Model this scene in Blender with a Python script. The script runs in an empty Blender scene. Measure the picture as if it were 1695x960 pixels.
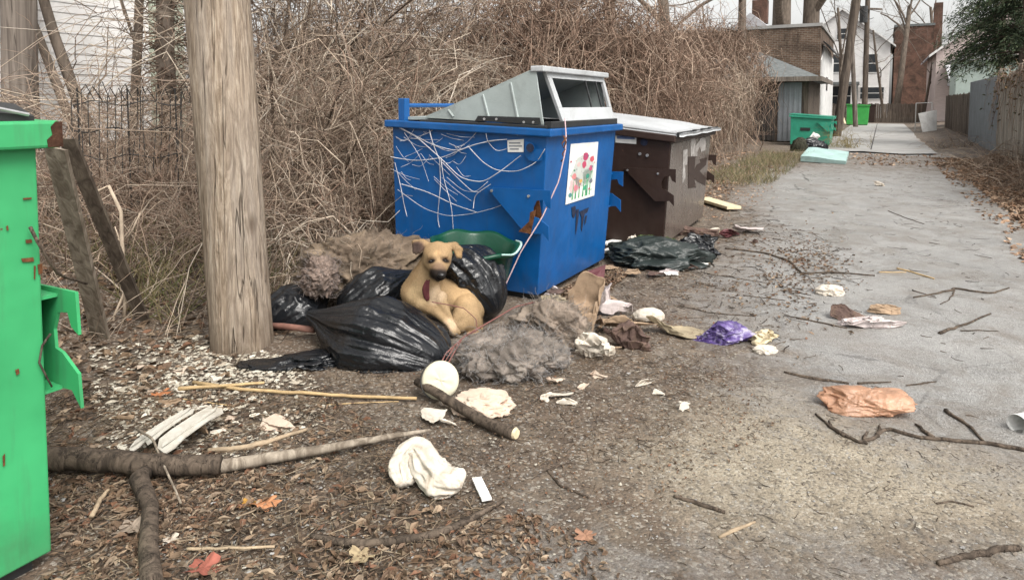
import bpy, bmesh, math, random
import numpy as np
from mathutils import Vector, Matrix
random.seed(7); rng = np.random.default_rng(7)
S = bpy.context.scene; COL = S.collection
PI = math.pi
# ---------------------------------------------------------------- camera
F = 1100.0; CX = 847.5; CY0 = 247.0; H = 1.5
TH = math.atan((CY0-173.0)/F)
cd = bpy.data.cameras.new('camera'); cam = bpy.data.objects.new('camera', cd); COL.objects.link(cam)
cd.sensor_width = 36; cd.lens = F*36/1695; cd.shift_y = -(480-CY0)/1695; cd.clip_end = 1000; cd.clip_start = .05
cam.location = (0,0,H); cam.rotation_euler = (PI/2-TH,0,0); S.camera = cam
AL = math.radians(29.05)
A = np.array([math.sin(AL), math.cos(AL), 0.]); P = np.array([-math.cos(AL), math.sin(AL), 0.])
def ray(px,py):
    u=(px-CX)/F; v=(CY0-py)/F
    return np.array([u, math.cos(TH)+v*math.sin(TH), -math.sin(TH)+v*math.cos(TH)])
def G(px,py,z=0.):
    r=ray(px,py); return np.array([0,0,H])+r*((z-H)/r[2])
def D(px,py,Y):
    r=ray(px,py); return np.array([0,0,H])+r*(Y/r[1])
def AD(t,d,z=0.): return A*t+P*d+np.array([0,0,z])
def on_plane(px,py,p0,n):
    r=ray(px,py); o=np.array([0,0,H]); return o+r*(np.dot(p0-o,n)/np.dot(r,n))
def unit_rows(v): return v/(np.linalg.norm(v,axis=1)[:,None]+1e-9)
def unit(v): v=np.asarray(v,float); return v/np.linalg.norm(v)
# ---------------------------------------------------------------- noise
def _hash(i,j,k,s):
    n = np.sin(i*127.1+j*311.7+k*74.7+s*53.3)*43758.5453
    return n-np.floor(n)
def vn(p,s=0):
    p=np.asarray(p,float); i=np.floor(p); f=p-i; f=f*f*(3-2*f)
    r=0
    for a in (0,1):
        for b in (0,1):
            for c in (0,1):
                w=(f[:,0] if a else 1-f[:,0])*(f[:,1] if b else 1-f[:,1])*(f[:,2] if c else 1-f[:,2])
                r=r+w*_hash(i[:,0]+a,i[:,1]+b,i[:,2]+c,s)
    return r*2-1
def fbm(p,s=0,o=4):
    r=0;a=1.;p=np.asarray(p,float)
    for k in range(o): r=r+a*vn(p*2**k+k*7.3,s+k); a*=.5
    return r/1.9
def ridged(p,s=0,o=3):
    r=0;a=1.;p=np.asarray(p,float)
    for k in range(o): r=r+a*(1-2*np.abs(vn(p*2**k+k*5.1,s+k))); a*=.5
    return r/1.75
def sstep(a,b,x): t=np.clip((x-a)/(b-a),0,1); return t*t*(3-2*t)
def height(p):
    p=np.asarray(p,float); t=p[:,0]*A[0]+p[:,1]*A[1]; d=p[:,0]*P[0]+p[:,1]*P[1]
    off=np.maximum(sstep(1.5,2.4,d),sstep(-1.6,-2.2,d))
    q=np.c_[p[:,0],p[:,1],0*t]
    h=-.008+off*(.008+.018*fbm(q*2.2,3))+.006*off*fbm(q*14,5)
    h=h+ .95*sstep(4.0,7.0,d)*(1+.3*fbm(q*.6,9)) + .25*sstep(-1.9,-3.4,d)
    return h
def hz(x,y): return float(height(np.array([[x,y,0.]]))[0])
# ---------------------------------------------------------------- mesh builder
class MB:
    def __init__(s): s.v=[]; s.f=[]; s.c=[]; s.n=0
    def add(s,v,faces,col=(1,1,1)):
        v=np.asarray(v,float).reshape(-1,3); c=np.asarray(col,float)
        if c.ndim==1: c=np.tile(c,(len(v),1))
        s.v.append(v); s.c.append(c)
        for fa in (faces if isinstance(faces,list) else [faces]):
            if isinstance(fa,np.ndarray): s.f.append(fa.astype(np.int64)+s.n)
            else: s.f.append(np.array([fa],np.int64)+s.n)
        s.n+=len(v); return s
    def box(s,c,ax,ay,az,h,col=(1,1,1)):
        c=np.asarray(c,float); ax,ay,az=map(unit,(ax,ay,az)); V=[]
        for k in (-1,1):
            for j in (-1,1):
                for i in (-1,1): V.append(c+ax*h[0]*i+ay*h[1]*j+az*h[2]*k)
        s.add(V,np.array([[0,2,3,1],[4,5,7,6],[0,1,5,4],[2,6,7,3],[0,4,6,2],[1,3,7,5]]),col); return s
    def boxad(s,t0,t1,d0,d1,z0,z1,col=(1,1,1)):
        return s.box(AD((t0+t1)/2,(d0+d1)/2,(z0+z1)/2),A,P,(0,0,1),(abs(t1-t0)/2,abs(d1-d0)/2,abs(z1-z0)/2),col)
    def prism(s,poly,off,col=(1,1,1)):
        a=np.asarray(poly,float); n=len(a); b=a+np.asarray(off,float)
        q=np.array([[i,(i+1)%n,n+(i+1)%n,n+i] for i in range(n)])
        s.add(np.r_[a,b],[q,tuple(range(n-1,-1,-1)),tuple(range(n,2*n))],col); return s
    def tube(s,pts,rad,sides=6,col=(1,1,1),cap=True,colend=None):
        pts=np.asarray(pts,float); K=len(pts); rad=np.broadcast_to(np.asarray(rad,float),(K,)) if np.ndim(rad)==0 else np.interp(np.linspace(0,1,K),np.linspace(0,1,len(rad)),rad)
        tg=np.gradient(pts,axis=0); tg/=np.linalg.norm(tg,axis=1)[:,None]+1e-12
        up=np.array([0,0,1.]) if abs(tg[0,2])<.9 else np.array([1.,0,0]); n=unit(np.cross(tg[0],up)); V=[]
        an=np.linspace(0,2*PI,sides,endpoint=False)
        for k in range(K):
            n=n-tg[k]*np.dot(n,tg[k]); n=unit(n); b=np.cross(tg[k],n)
            V.append(pts[k]+rad[k]*(np.cos(an)[:,None]*n+np.sin(an)[:,None]*b))
        i=np.arange(sides); j=(i+1)%sides
        Q=np.concatenate([np.c_[k*sides+i,k*sides+j,(k+1)*sides+j,(k+1)*sides+i] for k in range(K-1)])
        fs=[Q]
        if cap: fs+= [tuple(range(sides-1,-1,-1)),tuple((K-1)*sides+q for q in range(sides))]
        s.add(np.concatenate(V),fs,col); return s
    def twigs(s,paths,r0,r1,cols,sides=3):
        n,K,_=paths.shape; tg=np.gradient(paths,axis=1); tg/=np.linalg.norm(tg,axis=2)[...,None]+1e-9
        ref=np.array([.31,.17,.93]); a=np.cross(tg,ref); a/=np.linalg.norm(a,axis=2)[...,None]+1e-9; b=np.cross(tg,a)
        r=(np.asarray(r0)[:,None]*(1-np.linspace(0,1,K))+np.asarray(r1)[:,None]*np.linspace(0,1,K))[...,None]
        an=np.linspace(0,2*PI,sides,endpoint=False)
        V=np.stack([paths+r*(math.cos(q)*a+math.sin(q)*b) for q in an],axis=2)
        base=(np.arange(n)*K*sides)[:,None,None]+(np.arange(K-1)*sides)[None,:,None]
        i=np.arange(sides); j=(i+1)%sides
        Q=np.stack([base+i,base+j,base+sides+j,base+sides+i],axis=-1).reshape(-1,4)
        c=np.repeat(np.asarray(cols,float),K*sides,axis=0)
        s.add(V.reshape(-1,3),Q,c); return s
    def build(s,name,mat,parent=None,smooth=False,origin=None,label=None,bevel=0):
        me=bpy.data.meshes.new(name); V=np.concatenate(s.v); C=np.concatenate(s.c)
        if parent is not None: o_=np.array(parent['_w'])
        elif origin is not None: o_=np.asarray(origin,float)
        else:
            o_=np.array([(V[:,0].min()+V[:,0].max())/2,(V[:,1].min()+V[:,1].max())/2,V[:,2].min()])
        V=V-o_
        me.vertices.add(len(V)); me.vertices.foreach_set('co',V.astype(np.float32).ravel())
        li=np.concatenate([f.ravel() for f in s.f]); lt=np.concatenate([np.full(len(f),f.shape[1]) for f in s.f])
        ls=np.r_[0,np.cumsum(lt)[:-1]]
        me.loops.add(len(li)); me.loops.foreach_set('vertex_index',li.astype(np.int32))
        me.polygons.add(len(lt)); me.polygons.foreach_set('loop_start',ls.astype(np.int32)); me.polygons.foreach_set('loop_total',lt.astype(np.int32))
        me.polygons.foreach_set('use_smooth',np.full(len(lt),bool(smooth)))
        me.update(calc_edges=True); me.validate()
        at=me.attributes.new('col','FLOAT_COLOR','POINT'); at.data.foreach_set('color',np.c_[C,np.ones(len(C))].astype(np.float32).ravel())
        me.materials.append(mat)
        o=bpy.data.objects.new(name,me); COL.objects.link(o)
        if parent is not None: o.parent=parent; o['_w']=[float(x) for x in o_]
        else: o.location=o_; o['_w']=[float(x) for x in o_]
        if label: o['label']=label
        if bevel:
            m=o.modifiers.new('bevel','BEVEL'); m.width=bevel; m.segments=2; m.limit_method='ANGLE'
        return o
def tag(o,label,cat,group=None,kind=None):
    if label: o['label']=label; o['category']=cat
    if group: o['group']=group
    if kind: o['kind']=kind
    return o
def thing(name,label,cat,loc,group=None):
    o=bpy.data.objects.new(name,None); COL.objects.link(o); o.location=[float(x) for x in loc]; o['_w']=[float(x) for x in loc]; o.empty_display_size=.1
    return tag(o,label,cat,group)
# ---------------------------------------------------------------- materials
class NT:
    def __init__(s,name):
        s.m=bpy.data.materials.new(name); s.m.use_nodes=True; s.t=s.m.node_tree; s.b=s.t.nodes['Principled BSDF']
        s.tc=s.t.nodes.new('ShaderNodeTexCoord')
    def n(s,ty,**k):
        q=s.t.nodes.new(ty)
        for a,b in k.items(): setattr(q,a,b)
        return q
    def l(s,a,b): s.t.links.new(a,b)
    def coords(s,sc=(1,1,1),geo=False):
        m=s.n('ShaderNodeMapping'); m.inputs['Scale'].default_value=sc
        s.l((s.n('ShaderNodeNewGeometry').outputs['Position'] if geo else s.tc.outputs['Object']),m.inputs[0]); return m.outputs[0]
    def noise(s,scale,co=None,detail=6,rough=.6,dist=0):
        q=s.n('ShaderNodeTexNoise'); q.inputs['Scale'].default_value=scale; q.inputs['Detail'].default_value=detail; q.inputs['Roughness'].default_value=rough; q.inputs['Distortion'].default_value=dist
        s.l(co if co is not None else s.tc.outputs['Object'],q.inputs['Vector']); return q.outputs['Fac']
    def voro(s,scale,co=None,out='Distance',feature='F1'):
        q=s.n('ShaderNodeTexVoronoi',feature=feature); q.inputs['Scale'].default_value=scale
        s.l(co if co is not None else s.tc.outputs['Object'],q.inputs['Vector']); return q.outputs[out]
    def ramp(s,fac,pts):
        r=s.n('ShaderNodeValToRGB'); e=r.color_ramp.elements
        while len(e)<len(pts): e.new(.5)
        for k,(p,c) in enumerate(pts):
            e[k].position=p; e[k].color=tuple(c)+(1,) if hasattr(c,'__len__') else (c,c,c,1)
        s.l(fac,r.inputs[0]); return r.outputs[0]
    def mix(s,fac,a,b,mode='MIX'):
        q=s.n('ShaderNodeMix',data_type='RGBA',blend_type=mode)
        for sock,v in ((q.inputs[0],fac),(q.inputs[6],a),(q.inputs[7],b)):
            if hasattr(v,'is_output'): s.l(v,sock)
            elif hasattr(v,'__len__'): sock.default_value=tuple(v)+(1,)
            else: sock.default_value=v
        return q.outputs[2]
    def math(s,op,a,b=0.,clamp=False):
        q=s.n('ShaderNodeMath',operation=op,use_clamp=clamp)
        for sock,v in ((q.inputs[0],a),(q.inputs[1],b)):
            if hasattr(v,'is_output'): s.l(v,sock)
            else: sock.default_value=v
        return q.outputs[0]
    def attr(s,name='col'): q=s.n('ShaderNodeAttribute'); q.attribute_name=name; return q
    def bump(s,h,st=.3,dist=.01,prev=None):
        q=s.n('ShaderNodeBump'); q.inputs['Strength'].default_value=st; q.inputs['Distance'].default_value=dist; s.l(h,q.inputs['Height'])
        if prev is not None: s.l(prev,q.inputs['Normal'])
        return q.outputs[0]
    def out(s,col=None,rough=.6,normal=None,spec=.5,metal=0):
        for sock,v in (('Base Color',col),('Roughness',rough),('Specular IOR Level',spec),('Metallic',metal)):
            if v is None: continue
            if hasattr(v,'is_output'): s.l(v,s.b.inputs[sock])
            elif hasattr(v,'__len__'): s.b.inputs[sock].default_value=tuple(v)+(1,)
            else: s.b.inputs[sock].default_value=v
        if normal is not None: s.l(normal,s.b.inputs['Normal'])
        return s.m
def simple(name,col,rough=.6,var=.3,scale=8,bump=.2,bscale=40,spec=.4,attr=False,sc=(1,1,1),dirt=None,dirtamt=.5,metal=0,bd=.01):
    n=NT(name); co=n.coords(sc); f=n.noise(scale,co)
    c=np.array(col); a=tuple(c*(1-var)); b=tuple(np.minimum(c*(1+var),.95))
    cc=n.ramp(f,[(.3,a),(.7,b)])
    if attr: cc=n.mix(1.,cc,n.attr().outputs['Color'],'MULTIPLY')
    if dirt is not None:
        dn=n.noise(scale*.7,co,8,.75,.6); cc=n.mix(n.ramp(dn,[(.62-.25*dirtamt,0.),(.72,dirtamt)]),cc,dirt)
    nb=n.bump(n.noise(bscale,co,5),bump,bd) if bump else None
    return n.out(cc,rough,nb,spec,metal)
def paint(name,col,rust=(.10,.045,.02),grime=(.06,.05,.04),rough=.38,amt=1.,spec=.5,chip=.70):
    n=NT(name); f=n.noise(3,None,4); c=np.array(col)
    cc=n.ramp(f,[(.3,tuple(c*.86)),(.7,tuple(np.minimum(c*1.12,.95)))])
    st=n.noise(2.6,n.coords((7,7,.7)),6,.7); cc=n.mix(n.ramp(st,[(.52,0.),(.78,.35*amt)]),cc,grime)       # run-down streaks
    z=n.n('ShaderNodeSeparateXYZ'); n.l(n.tc.outputs['Object'],z.inputs[0])
    low=n.math('SUBTRACT',n.math('MULTIPLY',n.noise(9,None,6),.45),z.outputs[2]); cc=n.mix(n.math('MULTIPLY',n.math('MULTIPLY',low,3.,True),.55*amt),cc,grime)  # splash dirt
    sc=n.noise(14,n.coords((1,1,.35)),9,.72,.9); m=n.ramp(sc,[(chip,0.),(chip+.015,1.)]); cc=n.mix(m,cc,rust)
    nb=n.bump(n.noise(2.1,None,3),.4,.05,n.bump(m,.4,.002))
    rg=n.math('ADD',n.math('MULTIPLY',n.noise(7),.25),rough-.1)
    return n.out(cc,rg,nb,spec)
def plastic(name,col,rough=.25,bs=22,bump=.5,spec=.5,var=.15):
    n=NT(name); c=np.array(col); cc=n.ramp(n.noise(6),[(.3,tuple(c*(1-var))),(.7,tuple(np.minimum(c*(1+var),.95)))])
    nb=n.bump(n.noise(bs,None,6,.55,1.2),bump,.012)
    return n.out(cc,rough,nb,spec)
def cloth(name,col,var=.2,rough=.85,stain=(.18,.13,.08),amt=.5):
    n=NT(name); c=np.array(col); cc=n.ramp(n.noise(12),[(.3,tuple(c*(1-var))),(.7,tuple(np.minimum(c*(1+var),.92)))])
    cc=n.mix(n.ramp(n.noise(17,None,8,.7,1.),[(.5,0.),(.68,amt)]),cc,stain)
    return n.out(cc,rough,n.bump(n.noise(90,None,5),.25,.006),.25)
def wood(name,dark,light,grain=18,zs=.06,cracks=True,rough=.85,axis=2):
    n=NT(name); sc=[1,1,1]; sc[axis]=zs
    co=n.coords(tuple(sc)); f=n.noise(grain,co,8,.62,.8)
    cc=n.ramp(f,[(.28,tuple(np.array(dark)*.6)),(.42,dark),(.62,light),(.8,tuple(np.minimum(np.array(light)*1.2,.9)))])
    cc=n.mix(n.ramp(n.noise(2.2,None,5),[(.35,0.),(.75,.5)]),cc,tuple(np.array(dark)*.8))
    h=f
    if cracks:
        sc2=list(sc); sc2[axis]=zs*.35
        k=n.noise(grain*1.1,n.coords(tuple(sc2)),3,.5,.4); m=n.ramp(n.math('ABSOLUTE',n.math('SUBTRACT',k,.5)),[(.0,1.),(.012,0.)])
        cc=n.mix(n.math('MULTIPLY',m,.75),cc,tuple(np.array(dark)*.35)); h=n.math('SUBTRACT',f,n.math('MULTIPLY',m,.8))
    return n.out(cc,rough,n.bump(h,.7,.012),.25)
def soil_material():
    n=NT('soil_and_asphalt'); at=n.attr(); sp=n.n('ShaderNodeSeparateColor'); n.l(at.outputs['Color'],sp.inputs[0])
    asp,sand,leaf=sp.outputs[0],sp.outputs[1],sp.outputs[2]
    co=n.coords(geo=True)
    big=n.noise(1.3,co,7,.65,.5); med=n.noise(7,co,7,.7); fine=n.noise(60,co,6,.75); vor=n.voro(85,co,'Color'); grit=n.n('ShaderNodeSeparateColor'); n.l(vor,grit.inputs[0])
    vd=n.voro(85,co,'Distance')
    dirt=n.ramp(med,[(.3,(.055,.038,.027)),(.5,(.108,.077,.054)),(.7,(.19,.143,.102))])
    dirt=n.mix(n.ramp(big,[(.42,0.),(.66,.7)]),dirt,(.10,.079,.060))
    sandc=n.ramp(med,[(.3,(.22,.185,.135)),(.7,(.37,.325,.25))])
    nz=n.math('MULTIPLY',n.math('SUBTRACT',n.noise(3.2,co,8,.7),.5),1.5)
    fs=n.math('ADD',sand,nz,True); c=n.mix(fs,dirt,sandc)
    leafc=n.ramp(med,[(.3,(.045,.028,.018)),(.7,(.13,.085,.055))]); c=n.mix(n.math('ADD',leaf,n.math('MULTIPLY',nz,.7),True),c,leafc)
    # grains: light and dark single stones
    c=n.mix(n.ramp(grit.outputs[0],[(.80,0.),(.86,.45)]),c,(.40,.37,.32)); c=n.mix(n.ramp(grit.outputs[1],[(.80,0.),(.86,.5)]),c,(.03,.026,.022))
    agg=n.voro(160,co,'Color'); ag=n.n('ShaderNodeSeparateColor'); n.l(agg,ag.inputs[0])
    ac=n.ramp(n.noise(2.4,co,7,.7,.4),[(.3,(.195,.19,.18)),(.7,(.325,.315,.295))]); ac=n.mix(.42,ac,n.ramp(ag.outputs[0],[(0.,.08),(.5,.26),(1.,.50)]),'MIX')
    ac=n.mix(n.ramp(n.noise(1.7,co,9,.75,1.2),[(.46,0.),(.62,.55)]),ac,(.15,.125,.10))
    ck=n.voro(1.1,co,'Distance','DISTANCE_TO_EDGE'); cko=n.ramp(n.math('ADD',ck,n.math('MULTIPLY',n.math('SUBTRACT',n.noise(6,co,6),.5),.10)),[(.0,.35),(.008,0.)]); ac=n.mix(cko,ac,(.035,.032,.03))
    fa=n.math('ADD',asp,n.math('MULTIPLY',n.math('SUBTRACT',n.noise(3.3,co,10,.78,.8),.5),2.1),True); fa=n.ramp(fa,[(.12,0.),(.88,1.)])
    c=n.mix(fa,c,ac)
    wet=n.ramp(n.noise(1.1,co,6,.6,.8),[(.36,.22),(.64,.55)])
    rg=n.mix(fa,n.ramp(big,[(.35,.58),(.65,.85)]),wet)
    h=n.math('ADD',n.math('MULTIPLY',fine,.5),n.math('MULTIPLY',n.math('SUBTRACT',1.,vd),.5)); h=n.math('ADD',h,n.math('MULTIPLY',med,1.0))
    hs=n.mix(fa,h,n.math('MULTIPLY',n.voro(160,co,'Distance'),.35))
    return n.out(c,rg,n.bump(hs,.75,.014),.5)
def brick(name,c1,c2,mortar,scale=1.):
    n=NT(name); g=n.n('ShaderNodeNewGeometry'); d=n.n('ShaderNodeVectorMath',operation='DOT_PRODUCT'); n.l(g.outputs['Position'],d.inputs[0]); d.inputs[1].default_value=tuple(A+P)
    s=n.n('ShaderNodeSeparateXYZ'); n.l(g.outputs['Position'],s.inputs[0]); cb=n.n('ShaderNodeCombineXYZ'); n.l(d.outputs['Value'],cb.inputs[0]); n.l(s.outputs[2],cb.inputs[1])
    b=n.n('ShaderNodeTexBrick'); n.l(cb.outputs[0],b.inputs['Vector']); b.inputs['Color1'].default_value=c1+(1,); b.inputs['Color2'].default_value=c2+(1,); b.inputs['Mortar'].default_value=mortar+(1,)
    b.inputs['Scale'].default_value=1.; b.inputs['Brick Width'].default_value=.24*scale; b.inputs['Row Height'].default_value=.085*scale; b.inputs['Mortar Size'].default_value=.012*scale; b.inputs['Bias'].default_value=-.1
    c=n.mix(n.ramp(n.noise(1.0,None,9,.75,.6),[(.40,0.),(.62,.85)]),b.outputs['Color'],(.035,.026,.02))
    return n.out(c,.9,n.bump(b.outputs['Fac'],-.4,.01),.2)
M={}
M['soil']=soil_material()
def pole_wood():
    n=NT('weathered_pole_wood'); co=n.coords((1,1,.045)); warp=n.noise(22,n.coords((1,1,.16)),6,.65,1.6); fine=n.noise(75,co,6,.7,.6); broad=n.noise(7,co,4,.6,.3)
    c=n.ramp(warp,[(.28,(.14,.10,.07)),(.42,(.27,.21,.155)),(.55,(.40,.325,.25)),(.72,(.53,.455,.37))])
    c=n.mix(n.ramp(fine,[(.40,.65),(.56,0.)]),c,(.125,.09,.065)); c=n.mix(n.ramp(broad,[(.45,0.),(.65,.45)]),c,(.30,.265,.235))
    k=n.noise(15,n.coords((1,1,.022)),3,.5,.5); m=n.ramp(n.math('ABSOLUTE',n.math('SUBTRACT',k,.5)),[(.0,1.),(.010,0.)]); c=n.mix(n.math('MULTIPLY',m,.7),c,(.06,.042,.03))
    c=n.mix(n.ramp(n.noise(1.6,None,7,.7,.4),[(.5,0.),(.7,.5)]),c,(.17,.135,.105)); c=n.mix(n.ramp(n.voro(2.3,n.coords((1,1,.55))),[(.03,.7),(.12,0.)]),c,(.10,.07,.05))
    z=n.n('ShaderNodeSeparateXYZ'); n.l(n.tc.outputs['Object'],z.inputs[0]); c=n.mix(n.ramp(n.math('ADD',z.outputs[2],n.math('MULTIPLY',n.noise(6),.35)),[(.25,.6),(.55,0.)]),c,(.10,.072,.05))
    h=n.math('SUBTRACT',n.math('ADD',warp,n.math('MULTIPLY',fine,.6)),n.math('MULTIPLY',m,1.))
    return n.out(c,.88,n.bump(h,.9,.014),.2)
M['pole']=pole_wood()
M['greypole']=wood('grey_pole_wood',(.12,.10,.085),(.25,.215,.185),12,.06)
M['darkpole']=wood('dark_pole_wood',(.07,.055,.045),(.15,.12,.095),9,.08)
M['plank']=wood('old_plank_wood',(.16,.13,.10),(.36,.31,.25),20,.1,False)
M['plank2']=wood('dark_old_plank',(.075,.058,.045),(.16,.13,.10),22,.1,False)
M['log']=wood('fallen_log_bark',(.05,.038,.029),(.135,.103,.078),26,.35)
M['palewood']=simple('pale_dry_wood',(.33,.255,.175),.85,.35,20,.3,50,.2)
M['bark']=simple('bark',(.13,.105,.085),.9,.45,10,.8,26,.2,sc=(1,1,.25))
M['twig']=simple('twig_bark',(.62,.62,.62),.85,.25,9,0,40,.2,attr=True)
M['leaf']=simple('leaf_tissue',(.8,.8,.8),.8,.3,30,0,40,.25,attr=True)
M['stone']=simple('stone',(.8,.8,.8),.85,.2,60,0,40,.3,attr=True)
M['green']=paint('green_dumpster_paint',(.042,.335,.125),rough=.5,amt=1.1,spec=.35,chip=.69)
M['blue']=paint('blue_dumpster_paint',(.002,.080,.27),rough=.36,amt=.75,chip=.76)
M['brown']=paint('brown_dumpster_paint',(.034,.020,.016),rough=.42,amt=.6,spec=.35)
M['teal']=paint('teal_dumpster_paint',(.028,.27,.175),amt=.8)
M['lime']=paint('bright_green_dumpster_paint',(.045,.34,.07),amt=.5)
M['rust']=simple('rust',(.12,.05,.022),.85,.5,25,.6,60,.2)
M['rustdark']=simple('dark_rust',(.055,.026,.016),.85,.5,25,.6,60,.2)
M['lidgrey']=simple('grey_lid_plastic',(.32,.365,.36),.5,.12,4,.1,60,.4,dirt=(.12,.11,.09),dirtamt=.4)
M['lidpale']=simple('pale_grey_lid_plastic',(.44,.46,.475),.4,.12,3,.1,50,.5,dirt=(.16,.15,.13),dirtamt=.4)
M['darkplastic']=simple('dark_plastic',(.025,.026,.027),.4,.2,8,.1,60,.4)
M['metal']=simple('bare_metal',(.55,.55,.55),.4,.2,20,.1,60,.5,metal=.8)
M['bag']=plastic('black_bag_plastic',(.008,.009,.011),.22,24,.45,.5)
M['tarp']=plastic('dark_tarp',(.020,.027,.026),.35,40,.5,.4)
M['label']=simple('white_label',(.72,.72,.70),.5,.1,14,0,40,.4)
M['ink']=simple('printed_ink',(.8,.8,.8),.5,.1,14,0,40,.4,attr=True)
M['white_rag']=cloth('white_rag_cloth',(.55,.50,.43),.14,.85,(.27,.19,.12),.7)
M['peeled']=simple('peeled_white_paint',(.40,.385,.37),.6,.2,14,.2,40,.3,dirt=(.10,.08,.07),dirtamt=.9)
M['shard']=simple('dirty_white_siding',(.50,.48,.43),.6,.15,9,.2,40,.3,dirt=(.20,.16,.11),dirtamt=.7)
M['foam']=cloth('stained_foam',(.50,.41,.33),.15,.9,(.48,.28,.20),.6)
M['lidwhite']=cloth('off_white_plastic',(.56,.53,.41),.08,.5,(.35,.30,.18),.25)
M['card']=cloth('brown_paper',(.30,.215,.145),.25,.85,(.12,.085,.055),.5)
M['tancloth']=cloth('tan_cloth',(.30,.25,.17),.25,.9,(.12,.09,.06),.5)
M['greyfluff']=simple('grey_fluff',(.25,.225,.20),.95,.45,9,.9,50,.1,attr=True)
def purple():
    n=NT('purple_film'); c=n.ramp(n.noise(9,None,5,.6,1.5),[(.38,(.045,.03,.11)),(.50,(.115,.075,.24)),(.60,(.28,.25,.38)),(.70,(.48,.46,.52))]); return n.out(c,.35,n.bump(n.noise(40,None,6,.55,1.2),.6,.012),.4)
M['purple']=purple()
M['cream']=cloth('cream_paper',(.62,.53,.36),.15,.85,(.3,.2,.1),.4)
M['orange']=plastic('orange_bag_film',(.62,.36,.23),.36,35,.6,.5,.3); M['orange'].node_tree.nodes['Principled BSDF'].inputs['Transmission Weight'].default_value=.45
M['mauve']=cloth('brown_cloth',(.10,.065,.055),.35)
M['pinkgrey']=cloth('pink_grey_cloth',(.50,.44,.43),.2)
M['tealpad']=simple('teal_foam_pad',(.33,.47,.45),.8,.12,6,.3,60,.2,dirt=(.2,.2,.16),dirtamt=.4)
M['red']=simple('faded_red_plastic',(.085,.022,.026),.5,.3,10,.3,40,.4)
M['binlime']=plastic('green_tub_plastic',(.004,.048,.026),.35,14,.2,.45)
M['siding']=simple('white_siding',(.66,.65,.64),.6,.08,2,.1,30,.3,dirt=(.30,.29,.26),dirtamt=.4)
M['trim']=simple('pale_green_trim',(.42,.46,.37),.6,.15,4,.1,30,.3)
M['whitewall']=simple('white_painted_wall',(.62,.62,.61),.7,.15,2,.2,30,.3,dirt=(.28,.26,.23),dirtamt=.5)
M['brick']=brick('old_brick',(.105,.062,.042),(.175,.115,.08),(.20,.175,.145))
M['redbrick']=brick('red_brick',(.13,.062,.045),(.16,.08,.058),(.14,.10,.08))
M['roof']=simple('grey_shingle',(.13,.14,.14),.85,.3,7,.5,30,.2)
M['palerooof']=simple('pale_roof',(.40,.40,.42),.8,.15,5,.3,30,.2)
M['pinkwall']=simple('faded_pink_siding',(.50,.42,.40),.8,.12,3,.2,30,.2,sc=(1,1,6))
M['tealwall']=simple('pale_teal_siding',(.42,.50,.47),.7,.1,3,.2,30,.2)
M['fence']=wood('fence_boards',(.23,.205,.175),(.42,.385,.335),7,.1)
M['metalfence']=simple('grey_sheet_metal',(.20,.215,.232),.55,.15,3,.1,30,.4)
M['glass']=simple('dark_glass',(.03,.035,.04),.12,.2,3,0,30,.5)
M['plaindark']=simple('dark_door',(.05,.045,.042),.7,.2,3,0,30,.3)  # plain dark tone for the door, lane joint and shed beam
M['needle']=simple('evergreen_needles',(.8,.8,.8),.75,.25,6,0,30,.25,attr=True)
M['concrete']=simple('concrete',(.30,.295,.285),.6,.2,1.3,.3,40,.4,dirt=(.14,.12,.10),dirtamt=.5)
M['wire']=simple('dark_wire',(.03,.028,.026),.6,.2,9,0,40,.4)
M['straw']=simple('straw',(.40,.285,.15),.75,.3,16,.3,50,.3)
M['leaf2']=simple('short_hair',(1.,1.,1.),.75,.05,30,0,40,.2,attr=True)
# ---------------------------------------------------------------- setting: ground, road
def seg_dist(p,poly):
    d=np.full(len(p),1e9); ins=np.zeros(len(p),bool); n=len(poly)
    for i in range(n):
        a=poly[i]; b=poly[(i+1)%n]; e=b-a; w=p-a; t=np.clip((w@e)/(e@e),0,1); d=np.minimum(d,np.linalg.norm(w-t[:,None]*e,axis=1))
        c=((a[1]<=p[:,1])&(b[1]>p[:,1]))|((b[1]<=p[:,1])&(a[1]>p[:,1])); xi=a[0]+(p[:,1]-a[1])/(b[1]-a[1]+1e-12)*(b[0]-a[0]); ins^=c&(p[:,0]<xi)
    return np.where(ins,d,-d)
def gp(px): return np.array([G(x,y)[:2] for x,y in px])
ASP=np.r_[gp([(1330,262),(1262,292),(1235,330),(1262,385),(1200,440),(1190,520),(1292,600),(1300,650),(1420,700),(1590,742),(1900,830),(2300,700)]),[AD(9,-1.62)[:2]],[AD(24,-1.62)[:2]],[AD(24,1.5)[:2]]]
ASP2=gp([(760,905),(1000,880),(1300,905),(1800,900),(1900,1300),(500,1300)])
SAND=gp([(1290,650),(1420,705),(1750,765),(1800,880),(1300,885),(1120,850),(1060,750),(1180,690)])
LEAFP=gp([(90,790),(480,800),(640,830),(820,860),(700,990),(60,990)])
GRAV=gp([(150,590),(330,560),(500,600),(520,690),(330,740),(180,720)])
def masks(p):
    q=p[:,:2]; a=np.maximum(sstep(-.75,.75,seg_dist(q,ASP))*1.,.42*sstep(-.3,.35,seg_dist(q,ASP2)))
    t=p[:,0]*A[0]+p[:,1]*A[1]; d=p[:,0]*P[0]+p[:,1]*P[1]
    a=a*(1-.6*sstep(14.0,19.,t)*(1-sstep(22,23,t)))
    s=sstep(-.4,.4,seg_dist(q,SAND)); l=sstep(-.3,.4,seg_dist(q,LEAFP)); l=np.maximum(l,.8*sstep(3.6,4.6,d)); l=np.maximum(l,.9*sstep(-1.75,-2.1,d)); l=np.maximum(l,.45*sstep(14,19,t)*(1-sstep(22,24,t)))
    return np.c_[a,s*.9,l*.9]
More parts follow.
